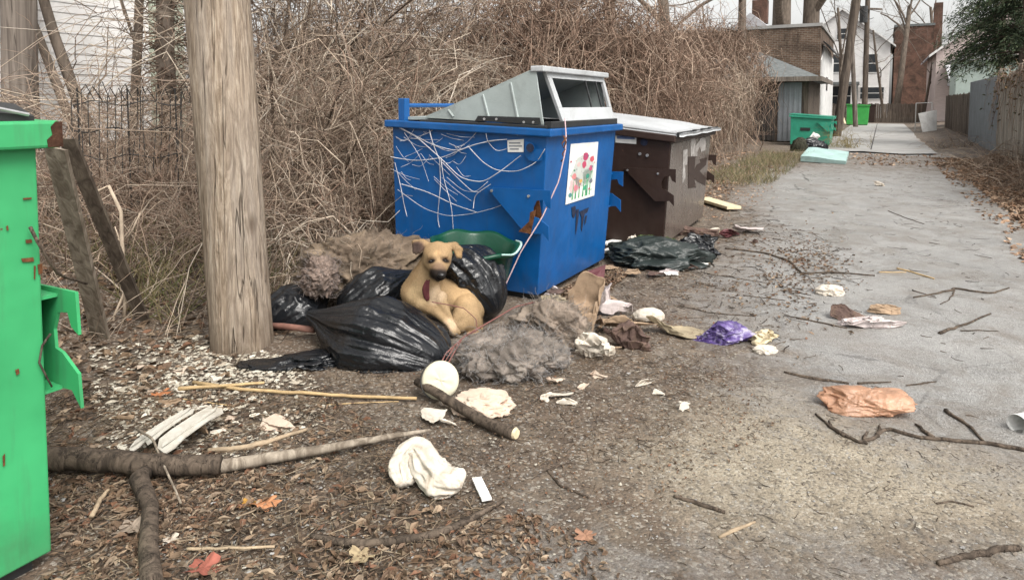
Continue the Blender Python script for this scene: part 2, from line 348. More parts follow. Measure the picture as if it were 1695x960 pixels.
def grade(lo,hi,st,far0,far1,g=1.14):
    x=list(np.arange(lo,hi,st)); s=st
    while x[-1]<far1: s*=g; x.append(x[-1]+s)
    s=st; y=[x[0]]
    while y[-1]>far0: s*=g; y.append(y[-1]-s)
    return np.array(sorted(y[1:])+x)
def grid(xs,ys,fn):
    X,Y=np.meshgrid(xs,ys); p=np.c_[X.ravel(),Y.ravel(),0*X.ravel()]; n,m=X.shape
    i=(np.arange(n-1)[:,None]*m+np.arange(m-1)).ravel(); Q=np.c_[i,i+1,i+m+1,i+m]
    return fn(p),Q
mb=MB(); v,Q=grid(grade(-4.2,7.,.045,-160,220),grade(1.7,11.,.045,-30,400),lambda p:p)
v[:,2]=height(v); mb.add(v,Q,masks(v)); o=mb.build('ground',M['soil'],origin=(0,0,0),smooth=True); o['kind']='structure'
# asphalt alley: one sheet with a broken left edge, a few millimetres above the ground
ts=np.arange(-2.,23.1,.06); us=np.linspace(0,1,50); V=[];
edge=1.32+.22*fbm(np.c_[ts*.7,0*ts,0*ts],31)+.05*fbm(np.c_[ts*5,0*ts,0*ts],32)
for u in us: V.append(np.array([A*t+P*(-1.6+(e+1.6)*u+ .03*math.sin(t*3)) for t,e in zip(ts,edge)]))
V=np.concatenate(V); V[:,2]=.004+.002*fbm(V*.8,4); n=len(ts); i=(np.arange(len(us)-1)[:,None]*n+np.arange(n-1)).ravel()
mb=MB(); mb.add(V,np.c_[i,i+1,i+n+1,i+n][:,::-1],masks(V)); o=mb.build('alley_road',M['soil'],origin=(0,0,0),smooth=True); o['kind']='structure'
mb=MB(); us=np.linspace(-1.5,1.9,8); ts=np.r_[np.arange(23.,60,1.)]; V=np.concatenate([np.array([AD(t+(.35*math.sin(u*3) if t<24 else 0),u,.006+.05*math.exp(-((t-23.4)/.8)**2)) for t in ts]) for u in us]); n=len(ts); i=(np.arange(len(us)-1)[:,None]*n+np.arange(n-1)).ravel()
mb.add(V,np.c_[i,i+1,i+n+1,i+n][:,::-1]); o=mb.build('concrete_lane',M['concrete'],origin=(0,0,0)); o['kind']='structure'
mb=MB(); mb.boxad(24.5,59,.25,.29,.008,.0105); o=mb.build('lane_joint',M['plaindark'],origin=(0,0,0)); o['kind']='structure'
# ---------------------------------------------------------------- dumpsters
def dumpster(name,label,group,C0,L,Dp,zf,zb,mat,flare=.09,side=.03,lip=.055,ang=None,pocket=True,near_rust=False,pz=0.,pext=1.,bolts=True,po=.06):
    C0=np.array(C0,float); a=A if ang is None else np.array([math.sin(ang),math.cos(ang),0]); p=np.array([-a[1],a[0],0])
    root=thing(name,label,'dumpster',C0,group)
    T=lambda x,y,z: C0+a*x+p*y+np.array([0,0,z])
    bo=[T(0,0,.05),T(L,0,.05),T(L,Dp,.05),T(0,Dp,.05)]
    to=[T(-side,-flare,zf),T(L+side,-flare,zf),T(L+side,Dp,zb),T(-side,Dp,zb)]
    w=.012; ti=[T(-side+w,-flare+w,zf),T(L+side-w,-flare+w,zf),T(L+side-w,Dp-w,zb),T(-side+w,Dp-w,zb)]
    bi=[T(w,w,.07),T(L-w,w,.07),T(L-w,Dp-w,.07),T(w,Dp-w,.07)]
    mb=MB(); mb.add(bo+to+ti+bi,np.array([[0,1,5,4],[1,2,6,5],[2,3,7,6],[3,0,4,7],[4,5,9,8],[5,6,10,9],[6,7,11,10],[7,4,8,11],[8,9,13,12],[9,10,14,13],[10,11,15,14],[11,8,12,15],[12,13,14,15],[3,2,1,0]]))
    b=mb.build('body',mat,root,bevel=.006)
    # rolled lip round the rim
    mb=MB(); e=.05; q=[T(-side-e,-flare-e,zf-lip),T(L+side+e,-flare-e,zf-lip),T(L+side+e,Dp+e,zb-lip),T(-side-e,Dp+e,zb-lip)]
    qi=[x-np.array([0,0,lip]) for x in to]; up=np.array([0,0,lip+.004])
    qi=[T(-side+.001,-flare+.001,zf-lip),T(L+side-.001,-flare+.001,zf-lip),T(L+side-.001,Dp-.001,zb-lip),T(-side+.001,Dp-.001,zb-lip)]
    V=q+[x+up for x in q]+[x+up for x in qi]+qi; f=[]
    for k in range(4):
        j=(k+1)%4; f+=[[k,j,4+j,4+k],[4+k,4+j,8+j,8+k],[8+k,8+j,12+j,12+k],[12+k,12+j,j,k]]
    mb.add(V,np.array(f)); mb.build('rim',mat,root,bevel=.01)
    for x in (.1,L-.1):
        mb=MB(); mb.box(T(x,Dp/2,.025),a,p,(0,0,1),(.06,Dp/2-.04,.026)); mb.build('skid',M['darkplastic'],root)
    if pocket:
        for sgn,xs in ((-1,0.),(1,L)):
            o_=po; X=lambda s,z,off: T(xs+sgn*(side*z/zf+off),-s-flare*z/zf,z+pz)
            pl=[(-.46,.862),(.085,.872),(.095,.735),(.055,.755),(.035,.80),(-.025,.79),(-.05,.73),(-.045,.668),(-.005,.66),(.085,.605),(.095,.495),(.045,.545),(-.10,.532)]
            pl=[(s*pext,z) for s,z in pl]
            mb=MB(); mb.prism([X(s,z,o_) for s,z in pl],a*sgn*.010); pk=mb.build('fork_pocket',mat,root)
            mb=MB(); mb.prism([X(s,.845,0.) for s in (-.44,-.015)]+[X(s,.845,o_-.002) for s in (-.015,-.44)],(0,0,.01)); mb.prism([X(-.10,.54,0),X(-.005,.54,0),X(-.005,.54,o_-.002),X(-.10,.54,o_-.002)],(0,0,.01))
            mb.prism([X(-.46,.857,o_-.003),X(-.11,.54,o_-.003),X(-.11,.54,.0),X(-.46,.857,.0)],a*.01); mb.build('pocket_web',mat,pk)
            if near_rust and sgn<0:
                mb=MB(); mb.prism([X(s,z,o_-.04) for s,z in [(-.15,.53),(-.01,.53),(-.0,.68),(-.03,.80),(-.09,.76),(-.12,.64)]],a*sgn*.006); mb.build('rusted_plate',M['rust'],pk,label='rusty plate inside the fork pocket')
                mb=MB(); mb.prism([X(s,z,o_+.001) for s,z in [(-.16,.545),(-.055,.535),(-.035,.66),(-.03,.72),(-.07,.70),(-.075,.63)]],a*sgn*.0115); mb.build('rust_patch',M['rust'],pk)
            if bolts:
                for s,z in ((-.41,.84),(-.09,.82)):
                    mb=MB(); c=X(s*pext,z,o_+.012); mb.tube([c,c+a*sgn*.008],.011,8); mb.build('bolt',M['metal'],pk)
    return root,T,a,p
C0=G(890,500); C1=G(1000,437); LB=float(np.linalg.norm(C1-C0)); angB=math.atan2((C1-C0)[0],(C1-C0)[1])
zfB,zbB=1.315,1.365
blue,TB,aB,pB=dumpster('dumpster','blue metal dumpster with raised grey slotted lid and dead vines on its side','dumpsters along the alley',C0,LB,1.36,zfB,zbB,M['blue'],flare=.095,side=.03,ang=angB,near_rust=True)
# lid of the blue one
L=LB
def sidepanel(x):
    pr=[(1.06,zbB+.022),(.465,1.60),(.037,1.76),(-.03,zfB+.03)]
    mb=MB(); mb.prism([TB(x,y,z) for y,z in pr],aB*.014); return mb
lid=None
mb=sidepanel(.03); v=None
lid=mb.build('lid',M['lidgrey'],blue,bevel=.003)
for y0,z0,y1,z1 in ((.78,1.40,.83,1.455),(.44,1.375,.50,1.575),(.18,1.36,.25,1.665)):
    mb=MB(); mb.tube([TB(.028,y0,z0),TB(.028,y1,z1)],[.011,.009],6); mb.build('lid_rib',M['lidgrey'],lid)
mb=sidepanel(L-.045)
mb.prism([TB(.045,1.06,zbB+.023),TB(.045,.465,1.601),TB(.045,.037,1.762),TB(L-.045,.037,1.762),TB(L-.045,.465,1.601),TB(L-.045,1.06,zbB+.023)][:0] or [TB(.03,1.06,zbB+.022),TB(.03,.465,1.60),TB(L-.03,.465,1.60),TB(L-.03,1.06,zbB+.022)],(0,0,.014))
mb.prism([TB(.03,.465,1.6),TB(.03,.06,1.752),TB(L-.03,.06,1.752),TB(L-.03,.465,1.6)],(0,0,.014)); mb.build('lid_roof',M['lidgrey'],lid)
mb=MB(); mb.box(TB(L/2,.02,1.765),aB,pB,(0,0,1),(L/2-.015,.055,.022)); mb.build('lid_peak',M['lidpale'],lid,bevel=.008)
# lip round the lid base, rear flat part and hinge posts
mb=MB(); mb.box(TB(L/2,-.085,zfB+.03),aB,pB,(0,0,1),(L/2+.005,.03,.026)); mb.box(TB(.0,.5,zfB+.032),aB,pB+np.array([0,0,.03]),(0,0,1),(.028,.58,.012)); mb.box(TB(L,.5,zfB+.032),aB,pB+np.array([0,0,.03]),(0,0,1),(.028,.58,.012))
mb.build('lid_skirt',M['darkplastic'],lid,bevel=.005)
mb=MB(); mb.box(TB(L/2,1.2,zbB+.018),aB,pB,(0,0,1),(L/2-.06,.15,.012)); mb.build('rear_flap',M['lidgrey'],lid)
mb=MB(); fr=lambda x,u: TB(x,-.10+.105*u,zfB+.055+.385*u)
xo0=lambda u:.23-.10*u; xo1=lambda u:L-.03-.015*u
def fq(a0,b0,a1,b1):   # strip of the leaning front frame in (x,u)
    return mb.prism([fr(*a0),fr(*b0),fr(*b1),fr(*a1)],pB*.03)
fq((xo0(0),0),(xo1(0),0),(xo0(.27),.27),(xo1(.27),.27)); fq((xo0(.86),.86),(xo1(.86),.86),(xo0(1),1),(xo1(1),1))
fq((xo0(.27),.27),(xo0(.27)+.075,.27),(xo0(.86),.86),(xo0(.86)+.075,.86)); fq((xo1(.27)-.05,.27),(xo1(.27),.27),(xo1(.86)-.05,.86),(xo1(.86),.86))
mb.build('slot_frame',M['lidpale'],lid,bevel=.004)
for x in (.56*L+.1,.80*L): mb=MB(); mb.prism([fr(x,.27),fr(x+.016,.27),fr(x+.016,.86),fr(x,.86)],pB*.012); mb.build('slot_bar',M['darkplastic'],lid)
mb=MB(); mb.prism([TB(.012,y,z) for y,z in ((.56,1.368),(.53,1.41),(-.01,1.40),(-.02,1.352))],-aB*.012); hp=mb.build('hinge_plate',M['darkplastic'],lid)
for y in (.47,.36,.12,.04): mb=MB(); c=TB(-.001,y,1.385-.02*(y<.2)); mb.tube([c,c-aB*.006],.010,8); mb.build('bolt',M['metal'],hp)
for x in (.05,L-.05): mb=MB(); mb.box(TB(x,1.30,1.43),aB,pB,(0,0,1),(.035,.035,.12)); mb.build('hinge_post',M['blue'],blue,bevel=.006)
mb=MB(); mb.tube([TB(.05,1.30,1.49),TB(L-.05,1.30,1.49)],.018,8); mb.build('hinge_rod',M['blue'],blue)
# stickers and art on the blue faces
nF=unit(np.cross(aB,TB(0,-.095,zfB)-TB(0,0,.05))); nF=nF if nF@(-pB)>0 else -nF
nS=unit(np.cross(pB,TB(-.03,0,zfB)-TB(0,0,.05))); nS=nS if nS@(-aB)>0 else -nS
Fp=lambda x,y,e=.004: on_plane(x,y,TB(0,0,.05)+nF*e,nF)
Sp=lambda x,y,e=.004: on_plane(x,y,TB(0,0,.05)+nS*e,nS)
z4=lambda q:(620+q[0]/2.2333,90+q[1]/2.2333)
TL,TR,BR,BL=[Fp(*z4(q)) for q in ((725,332),(826,324),(811,522),(705,556))]
mb=MB(); mb.prism([TL,TR,BR,BL],nF*.003,); post=mb.build('poster',M['label'],blue,label='white paper poster of coloured flowers')
uvp=lambda u,v,e=.0036:(TL*(1-u)+TR*u)*(1-v)+(BL*(1-u)+BR*u)*v+nF*e
mb=MB(); R=random.Random(3)
def blot(u,v,r,c,k=9,e=.0036,asp=1.3):
    ph=R.random()*6; mb.prism([uvp(u+r*(.75+.35*R.random())*math.cos(2*PI*q/k+ph),v+r*asp*.55*(.75+.35*R.random())*math.sin(2*PI*q/k+ph),e) for q in range(k)],nF*.0006,c)
for u,v,r,c in ((.5,.5,.42,(.62,.66,.62)),(.25,.7,.2,(.75,.58,.58)),(.7,.62,.22,(.60,.70,.62))): blot(u,v,r,c,12,.0031)
for k in range(7): x=.2+.1*k+R.uniform(-.03,.03); mb.prism([uvp(x,.95,.0037),uvp(x+.05,.95,.0037),uvp(x+.03,.45+.2*R.random(),.0037)],nF*.0006,(.06,.36,.16) if k%2 else (.16,.45,.22))
for u,v,r,c in ((.55,.24,.11,(.50,.06,.16)),(.52,.38,.09,(.58,.08,.16)),(.80,.30,.09,(.66,.12,.16)),(.78,.46,.08,(.60,.10,.22)),(.2,.55,.08,(.72,.28,.28)),(.33,.36,.06,(.80,.52,.50)),(.28,.76,.08,(.70,.25,.30)),(.62,.80,.07,(.07,.40,.22)),(.82,.7,.07,(.2,.22,.25)),(.68,.60,.07,(.06,.34,.24)),(.12,.86,.06,(.10,.30,.30)),(.45,.66,.06,(.75,.45,.15))): blot(u,v,r,c,9,.0042)
for k in range(26): blot(R.random()*.9+.05,R.random()*.75+.15,.012+.02*R.random(),R.choice([(.5,.08,.15),(.1,.3,.2),(.2,.2,.25),(.75,.4,.4),(.1,.42,.2)]),6,.0048)
mb.build('flower_picture',M['ink'],post)
mb=MB(); mb.prism([Sp(*z4(q)) for q in ((491,318),(552,314),(551,362),(493,362))],nS*.002); st=mb.build('label_sticker',M['label'],blue,label='small white sticker on the side')
mb=MB()
for k,(a0,b0) in enumerate(((.1,.8),(.1,.9),(.15,.7))):
    yy=326+k*11; mb.prism([Sp(*z4(q),.0075) for q in ((491+60*a0,yy),(491+60*b0,yy),(491+60*b0,yy+5),(491+60*a0,yy+5))],nS*.0006,(.25,.27,.3))
mb.build('print_line',M['ink'],st)
def marks(parent,plane,polys,n,mat,name,col=(1,1,1),e=.004):
    for pl in polys: mb=MB(); mb.prism([plane(*q,e) for q in pl],n*.0015,col); o=mb.build(name,mat,parent)
    return o
M['scuff']=simple('dark_scuff',(.022,.028,.055),.6,.4,30,0,40,.2)
marks(blue,Fp,[[z4(q) for q in pl] for pl in ([(728,566),(742,560),(744,585),(738,606),(731,600)],[(746,575),(755,572),(754,600),(747,650),(742,668),(744,620)],[(758,582),(792,566),(786,584),(776,590),(771,622),(766,655),(763,640),(765,604)],[(779,600),(786,594),(781,622),(775,632)])],nF,M['scuff'],'paint_scuff')
marks(blue,Sp,[[z4(q) for q in pl] for pl in ([(556,322),(588,330),(596,350),(622,352),(620,392),(598,398),(570,392),(556,372)],)],nS,M['blue'],'side_plate',e=.02)
mb=MB(); c=Sp(*z4((576,346)),.036); mb.tube([c,c+nS*.008],.032,14); mb.build('lifting_hole',M['scuff'],blue)
# ---- brown
B0=G(1097,414); angBr=math.radians(27.5)
brown,TR_,aR,pR=dumpster('dumpster','dark brown metal dumpster with pale flat lid behind the blue one','dumpsters along the alley',B0,1.95,1.35,1.185,1.345,M['brown'],flare=.08,side=.04,lip=.07,ang=angBr,pz=-.02)
mb=MB(); n=15; Lr=1.95; V=[];xs=np.linspace(-.06,Lr+.08,13); ys=np.linspace(-.20,1.42,11)
for y in ys:
    for x in xs:
        zz=1.185+.16*(y+.08)/1.43+.030+.055*max(0,math.sin(PI*np.clip((x+.06)/(Lr+.14),0,1)))**.5*sstep(-.2,.25,np.array(y))+.004*math.sin(x*9)
        V.append(TR_(x,y,zz))
V=np.array(V); m=len(xs); i=(np.arange(len(ys)-1)[:,None]*m+np.arange(m-1)).ravel(); Q=np.c_[i,i+1,i+m+1,i+m]; nn=len(V)
bd=np.r_[np.arange(m),np.arange(2*m-1,nn,m),np.arange(nn-2,nn-m-1,-1),np.arange(nn-2*m,0,-m)]; bdq=np.array([[bd[k],bd[(k+1)%len(bd)],bd[(k+1)%len(bd)]+nn,bd[k]+nn] for k in range(len(bd))])
mb.add(np.r_[V,V-np.array([0,0,.028])],[Q,Q[:,::-1]+nn,bdq]); lid2=mb.build('lid',M['lidpale'],brown,smooth=True)
mb=MB(); mb.box(TR_(Lr/2,-.155,1.196),aR,pR,(0,0,1),(Lr/2+.07,.012,.022)); mb.build('lid_edge',M['darkplastic'],lid2)
for x in (.45,.85,1.25): mb=MB(); mb.box(TR_(x,-.205,1.222),aR,pR,(0,0,1),(.05,.012,.010)); mb.build('lid_grip',M['darkplastic'],lid2)
nF2=unit(np.cross(aR,TR_(0,-.08,1.185)-TR_(0,0,.05))); nF2=nF2 if nF2@(-pR)>0 else -nF2
nS2=unit(np.cross(pR,TR_(-.04,0,1.185)-TR_(0,0,.05))); nS2=nS2 if nS2@(-aR)>0 else -nS2
Fp2=lambda x,y,e=.004: on_plane(x,y,TR_(0,0,.05)+nF2*e,nF2)
Sp2=lambda x,y,e=.004: on_plane(x,y,TR_(0,0,.05)+nS2*e,nS2)
z5=lambda q:(960+q[0]/3.2,170+q[1]/3.2)
M['skylitbrown']=paint('sky_lit_brown_paint',(.105,.085,.074),rough=.26,amt=.8)  # brown paint lightened on the front, sky reflection put into its colour
xf=lambda x,z,e=.003: TR_(x,-.08*(z-.05)/(1.185-.05),z)+nF2*e
mb=MB(); mb.prism([xf(.01,.06),xf(Lr-.01,.06),xf(Lr+.03,1.10),xf(-.03,1.10)],nF2*.004); fp=mb.build('sky_lit_front',M['skylitbrown'],brown,label='front of the dumpster, coloured paler with reflected sky light')
P5=lambda pl:[z5(q) for q in pl]
Fe=lambda x,y,e=.009: on_plane(x,y,TR_(0,0,.05)+nF2*.009,nF2)
M['darkletter']=simple('dark_brown_marks',(.035,.022,.018),.5,.3,20,0,40,.3)
marks(fp,Fe,[P5(q) for q in ([(572,288),(612,282),(606,360),(618,330),(640,318),(634,300),(672,292),(668,330),(634,362),(666,400),(664,440),(622,420),(606,400),(614,450),(574,455)],)],nF2,M['darkletter'],'dark_mark')
marks(fp,Fe,[P5(q) for q in ([(546,252),(570,246),(568,330),(556,332),(558,400),(542,430)],[(585,196),(612,190),(612,230),(640,188),(664,190),(668,250),(640,262),(636,232),(620,262),(622,284),(586,286)])],nF2,M['peeled'],'peeled_lettering')
mb=MB(); mb.prism([Sp2(*z5(q)) for q in ((186,168),(300,172),(298,220),(188,212))],nS2*.002); st=mb.build('label_sticker',M['label'],brown,label='white sticker with a blue band')
mb=MB(); mb.prism([Sp2(*z5(q),.0075) for q in ((196,176),(290,180),(290,196),(196,192))],nS2*.0006,(.15,.22,.42)); mb.build('print_line',M['ink'],st)
for q in ((318,272),(357,280)): mb=MB(); c=Sp2(*z5(q)); mb.tube([c,c+nS2*.012],.016,8); mb.build('bolt',M['metal'],brown)
mb=MB(); c=Sp2(*z5((340,210)),.0); mb.tube([c,c+nS2*.006],.038,14); mb.build('lifting_hole',M['scuff'],brown)
# ---- near green
GC=G(87,936); LG=1.9; G0=GC-A*LG
green,TG,aG,pG=dumpster('dumpster','bright green metal dumpster with torn fork pocket beside the fallen log','dumpsters along the alley',G0,LG,1.3,1.445,1.47,M['green'],flare=.0,side=.012,lip=.082,pz=.03,pext=1.0,bolts=False,po=.055)
mb=MB(); mb.prism([TG(LG+x_,-.0505,z_) for x_,z_ in ((.02,1.366),(.063,1.366),(.063,1.445),(.045,1.447),(.03,1.43),(.034,1.405),(.018,1.39))],-pG*.003); mb.build('rust_corner',M['rustdark'],green)
mb=MB(); xs=np.linspace(-.02,LG-.0,24); ys=np.r_[-.02,.03,.09,np.linspace(.2,1.3,8)]; V=[TG(x,y,1.480+.036*min(1,(y+.02)/.11)+.006*math.sin(x*7+y*4)-.02*max(0,(x-LG+.12)/.12)) for y in ys for x in xs]
V=np.array(V); m=len(xs); nn=len(V); i=(np.arange(len(ys)-1)[:,None]*m+np.arange(m-1)).ravel(); Q=np.c_[i,i+1,i+m+1,i+m]
bd=np.r_[np.arange(m),np.arange(2*m-1,nn,m),np.arange(nn-2,nn-m-1,-1),np.arange(nn-2*m,0,-m)]; bdq=np.array([[bd[k],bd[(k+1)%len(bd)],bd[(k+1)%len(bd)]+nn,bd[k]+nn] for k in range(len(bd))])
mb.add(np.r_[V,V-np.array([0,0,.024])],[Q,Q[:,::-1]+nn,bdq]); mb.build('lid',M['darkplastic'],green)
mb=MB(); mb.tube([TG(LG-.55,-.03,1.49),TG(LG-.2,-.035,1.512),TG(LG-.02,-.03,1.468)],.006,6); mb.build('lid_rod',M['metal'],green)
nG=-pG; Gp=lambda x,y,e=.004: on_plane(x,y,TG(0,0,.05)+nG*e,nG)
marks(green,Gp,[[(35,428),(55,426),(56,433),(37,434)],[(42,397),(52,396),(53,402),(43,403)],[(10,375),(13,373),(14,381),(11,382)],[(25,612),(31,610),(32,618),(27,621)],[(4,755),(8,750),(8,770),(5,772)],[(38,328),(52,327),(52,330),(38,331)],[(62,438),(70,436),(70,452),(64,455)],[(56,440),(59,440),(58,462),(56,462)]],nG,M['rust'],'rust_scrape')
# ---- far ones
def small_dumpster(label,px,py,Lf,Dp,zf,zb,mat,lidmat,ang=None,pk=True):
    r,T,a,p=dumpster('dumpster',label,'dumpsters along the alley',G(px,py),Lf,Dp,zf,zb,mat,ang=ang,pocket=pk,bolts=False,flare=.07,side=.04)
    mb=MB(); mb.prism([T(-.07,-.13,zf+.01),T(Lf+.07,-.13,zf+.01),T(Lf+.07,Dp+.06,zb+.03),T(-.07,Dp+.06,zb+.03)],(0,0,.03)); mb.build('lid',lidmat,r)
    return r,T,a,p
tl,TT,at_,pt_=small_dumpster('teal green dumpster beside the leaning wooden pole',1372,243,1.5,1.28,1.02,1.10,M['teal'],M['teal'])
mb=MB(); mb.prism([TT(-.03,y,z) for y,z in ((.95,.55),(.95,.66),(.62,.66),(.62,.55))],-at_*.01); mb.build('dark_sign',M['darkplastic'],tl)
small_dumpster('bright green dumpster farthest down the alley',1436,208,1.2,1.35,1.42,1.47,M['lime'],M['lime'],pk=False)
small_dumpster('small brown dumpster half hidden by the bright green one',1447,203,1.2,1.2,1.45,1.5,M['brown'],M['darkplastic'],pk=False)
# ---------------------------------------------------------------- utility poles
def pole(name,label,base,top,r0,r1,mat,sides=64,rings=70,lump=.01,group='utility poles'):
    base=np.asarray(base,float); top=np.asarray(top,float); ax=top-base; L=np.linalg.norm(ax); ax/=L; n=unit(np.cross(ax,(0,1,0))); b=np.cross(ax,n)
    an=np.linspace(0,2*PI,sides,endpoint=False); V=[]
    for k in range(rings):
        u=k/(rings-1); r=r0+(r1-r0)*u
        q=np.c_[np.cos(an)*3,np.sin(an)*3,np.full(sides,u*L*.8)]
        rr=r*(1+.045*math.exp(-u*L*4))+lump*fbm(q,11,3)+lump*.5*ridged(np.c_[np.cos(an)*9,np.sin(an)*9,np.full(sides,u*L*.35)],13,2)
        V.append(base+ax*L*u+rr[:,None]*(np.cos(an)[:,None]*n+np.sin(an)[:,None]*b))
    i=np.arange(sides); j=(i+1)%sides; Q=np.concatenate([np.c_[k*sides+i,k*sides+j,(k+1)*sides+j,(k+1)*sides+i] for k in range(rings-1)])
    mb=MB(); mb.add(np.concatenate(V),[Q,tuple((rings-1)*sides+q for q in range(sides))])
    root=thing(name,label,'utility pole',base,group); mb.build('pole_shaft',mat,root,smooth=True); return root
b0=G(381,590); b0=b0+np.array([0,.19,-.1])*1.0; t0=D(360,0,b0[1]+.03)
tt=b0+(t0-b0)*2.2
up=pole('utility_pole','thick weathered brown utility pole standing beside the black trash bags',b0,tt,.179,.188,M['pole'],rings=140)
mb=MB(); fpx=lambda x,y:D(x,y,3.865)
bb=pole('utility_pole','grey wooden pole behind the bright green dumpster',[D(43,160,7.4)[0]-.12,7.4,-.1],D(34,-140,7.4)+np.array([0,0,1.]),.17,.165,M['greypole'],32,40)
lb=G(1384,226); lp=pole('utility_pole','dark leaning utility pole beside the teal dumpster',lb-np.array([0,0,.1]),lb+(D(1418,0,lb[1])-lb)*1.35,.20,.17,M['darkplastic' if 0 else 'darkpole'],24,30)
fb=AD(60,2.2)+np.array([-1.0,0,0]); fb=G(1431,196.5); fb=np.array([D(1431,190,55)[0],55,-.1]); ftop=D(1438,-60,55)
fp_=pole('utility_pole','slim far utility pole with crossarm behind the leaning pole',fb,ftop,.22,.17,M['darkpole'],16,20)
c=D(1437,15,54.6); mb=MB(); mb.box(c,(1,.25,0),(-.25,1,0),(0,0,1),(1.3,.07,.07)); mb.build('crossarm',M['darkpole'],fp_)
c=D(1429,38,54.4); mb=MB(); mb.tube([c,c+np.array([0,0,1.3])],.3,12); mb.build('transformer',M['darkplastic'],fp_)
tp=[D(1417,195,44),D(1413,60,44),D(1424,-30,44)]
pole('utility_pole','thin pale stub pole between the two far dark poles',[tp[0][0],44,-.1],D(1410,60,44),.15,.12,M['greypole'],12,14)
# ---------------------------------------------------------------- buildings
def window(root,mat_f,c,ax,nv,w,h,name='window',glass='glass'):
    """window: frame with a glass pane as sub-part; c centre on the wall, ax along the wall, nv outward"""
    mb=MB(); t=.07
    for s in (-1,1): mb.box(c+ax*s*(w/2),ax,nv,(0,0,1),(t/2,.05,h/2+t/2))
    for s in (-1,0,1): mb.box(c+np.array([0,0,s*h/2]),ax,nv,(0,0,1),(w/2-t/2-.002,.045,t/2))
    f=mb.build('window',mat_f,root); mb=MB(); mb.box(c+nv*.012,ax,nv,(0,0,1),(w/2-.02,.01,h/2-.02)); mb.build('pane',M[glass],f)
def clap(mb,p0,ax,nv,w,z0,z1,step=.13,dep=.022,top=None):
    k=0; z=z0
    while z<z1-.01:
        h=min(step,z1-z); a,b=0.,w
        if top is not None: a,b=top(z+h*.5)
        if b-a>.05:
            q=[p0+ax*a+nv*dep+np.array([0,0,z]),p0+ax*b+nv*dep+np.array([0,0,z]),p0+ax*b+nv*.004+np.array([0,0,z+h]),p0+ax*a+nv*.004+np.array([0,0,z+h])]
            mb.prism(q,-nv*.03)
        z+=h
def gable(root,t,d0,d1,z0,ze,zr,dep,wall,roof,step=None,over=.35,trim=None,axis='t'):
    """gabled block whose gable end faces down the alley (-A) at t; runs back dep metres"""
    mb=MB(); w=abs(d1-d0); p0=AD(t,d0); ax=P*np.sign(d1-d0); nv=-A
    mb.prism([p0+np.array([0,0,z0]),p0+ax*w+np.array([0,0,z0]),p0+ax*w+np.array([0,0,ze]),p0+ax*w/2+np.array([0,0,zr]),p0+np.array([0,0,ze])],A*dep)
    if step: clap(mb,p0,ax,nv,w,z0,zr,step,.02,lambda z:(0,w) if z<ze else (w/2*(z-ze)/(zr-ze),w-w/2*(z-ze)/(zr-ze)))
    mb.build('wall',wall,root)
    mb=MB(); s=(zr-ze)/(w/2)
    for sg in (0,1):
        e=p0+(ax*(-over) if sg==0 else ax*(w+over))+np.array([0,0,ze-over*s]); r=p0+ax*w/2+np.array([0,0,zr+.01])
        mb.prism([e-A*over,r-A*over,r+A*(dep+over),e+A*(dep+over)],np.array([0,0,.14]))
    rf=mb.build('roof',roof,root)
    if trim:
        mb=MB()
        for sg in (0,1):
            e=p0+(ax*(-over) if sg==0 else ax*(w+over))+np.array([0,0,ze-over*s-.06]); r=p0+ax*w/2+np.array([0,0,zr-.05])
            mb.prism([e-A*(over+.04),r-A*(over+.04),r-A*(over+.04)+np.array([0,0,.2]),e-A*(over+.04)+np.array([0,0,.2])],A*.035)
        mb.build('bargeboard',trim,root)
    return p0,ax
# white clapboard house behind the left brush
hs=thing('clapboard_house','white clapboard house behind the brush and the grey pole','house',AD(3,9.2))
mb=MB(); mb.boxad(-4,6.3,9.24,15,-.2,6.5); clap(mb,AD(-4,9.2),A,-P,10.3,.2,6.4,.13,.014); mb.build('wall',M['siding'],hs)
mb=MB(); mb.boxad(5.86,6.36,9.12,9.3,.3,6.4); mb.boxad(6.31,6.37,9.31,14.9,.3,6.4); mb.build('corner_board',M['trim'],hs)
mb=MB(); mb.boxad(-4,6.5,9.1,15.2,6.5,6.7); mb.build('roof',M['roof'],hs)
window(hs,M['trim'],AD(5.0,9.17,4.6),A,-P,.9,1.5)
# garage behind brush (mostly hidden) in tan brick
g=thing('low_shed','low brown shed hidden behind the brush above the blue dumpster','shed',AD(11.5,9))
mb=MB(); mb.boxad(10,15,8.2,12,0,2.3); mb.build('wall',M['fence'],g)
mb=MB(); mb.prism([AD(9.7,7.9,2.2),AD(9.7,10.1,3.0),AD(9.7,12.3,2.2)],A*5.6); mb.build('roof',M['roof'],g)
mb=MB(); mb.boxad(9.93,9.99,8.7,9.7,.5,2.0); mb.build('panel',M['whitewall'],g)
# brick garage with parapet and white side
g=thing('brick_garage','old brick garage with flat parapet and white painted alley side','garage',AD(36,5))
mb=MB(); mb.boxad(34.5,44,2.62,13,0,5.15); mb.build('wall',M['brick'],g)
mb=MB(); mb.boxad(34.44,44.1,2.55,13.1,5.151,5.30); mb.build('parapet_cap',M['concrete'],g)
mb=MB(); mb.prism([AD(34.9,2.56,0),AD(43.5,2.56,0),AD(43.5,2.56,4.1),AD(36.5,2.56,4.4),AD(34.9,2.56,3.6)],P*.05); mb.build('white_side',M['whitewall'],g)
mb=MB(); mb.prism([AD(35.2,2.2,4.15),AD(42,2.2,4.15),AD(42,2.54,4.45),AD(35.2,2.54,4.45)],(0,0,.08)); mb.build('canopy',M['darkplastic'],g)
mb=MB(); mb.boxad(38.0,38.9,2.54,2.555,2.2,2.9); mb.build('window',M['glass'],g)
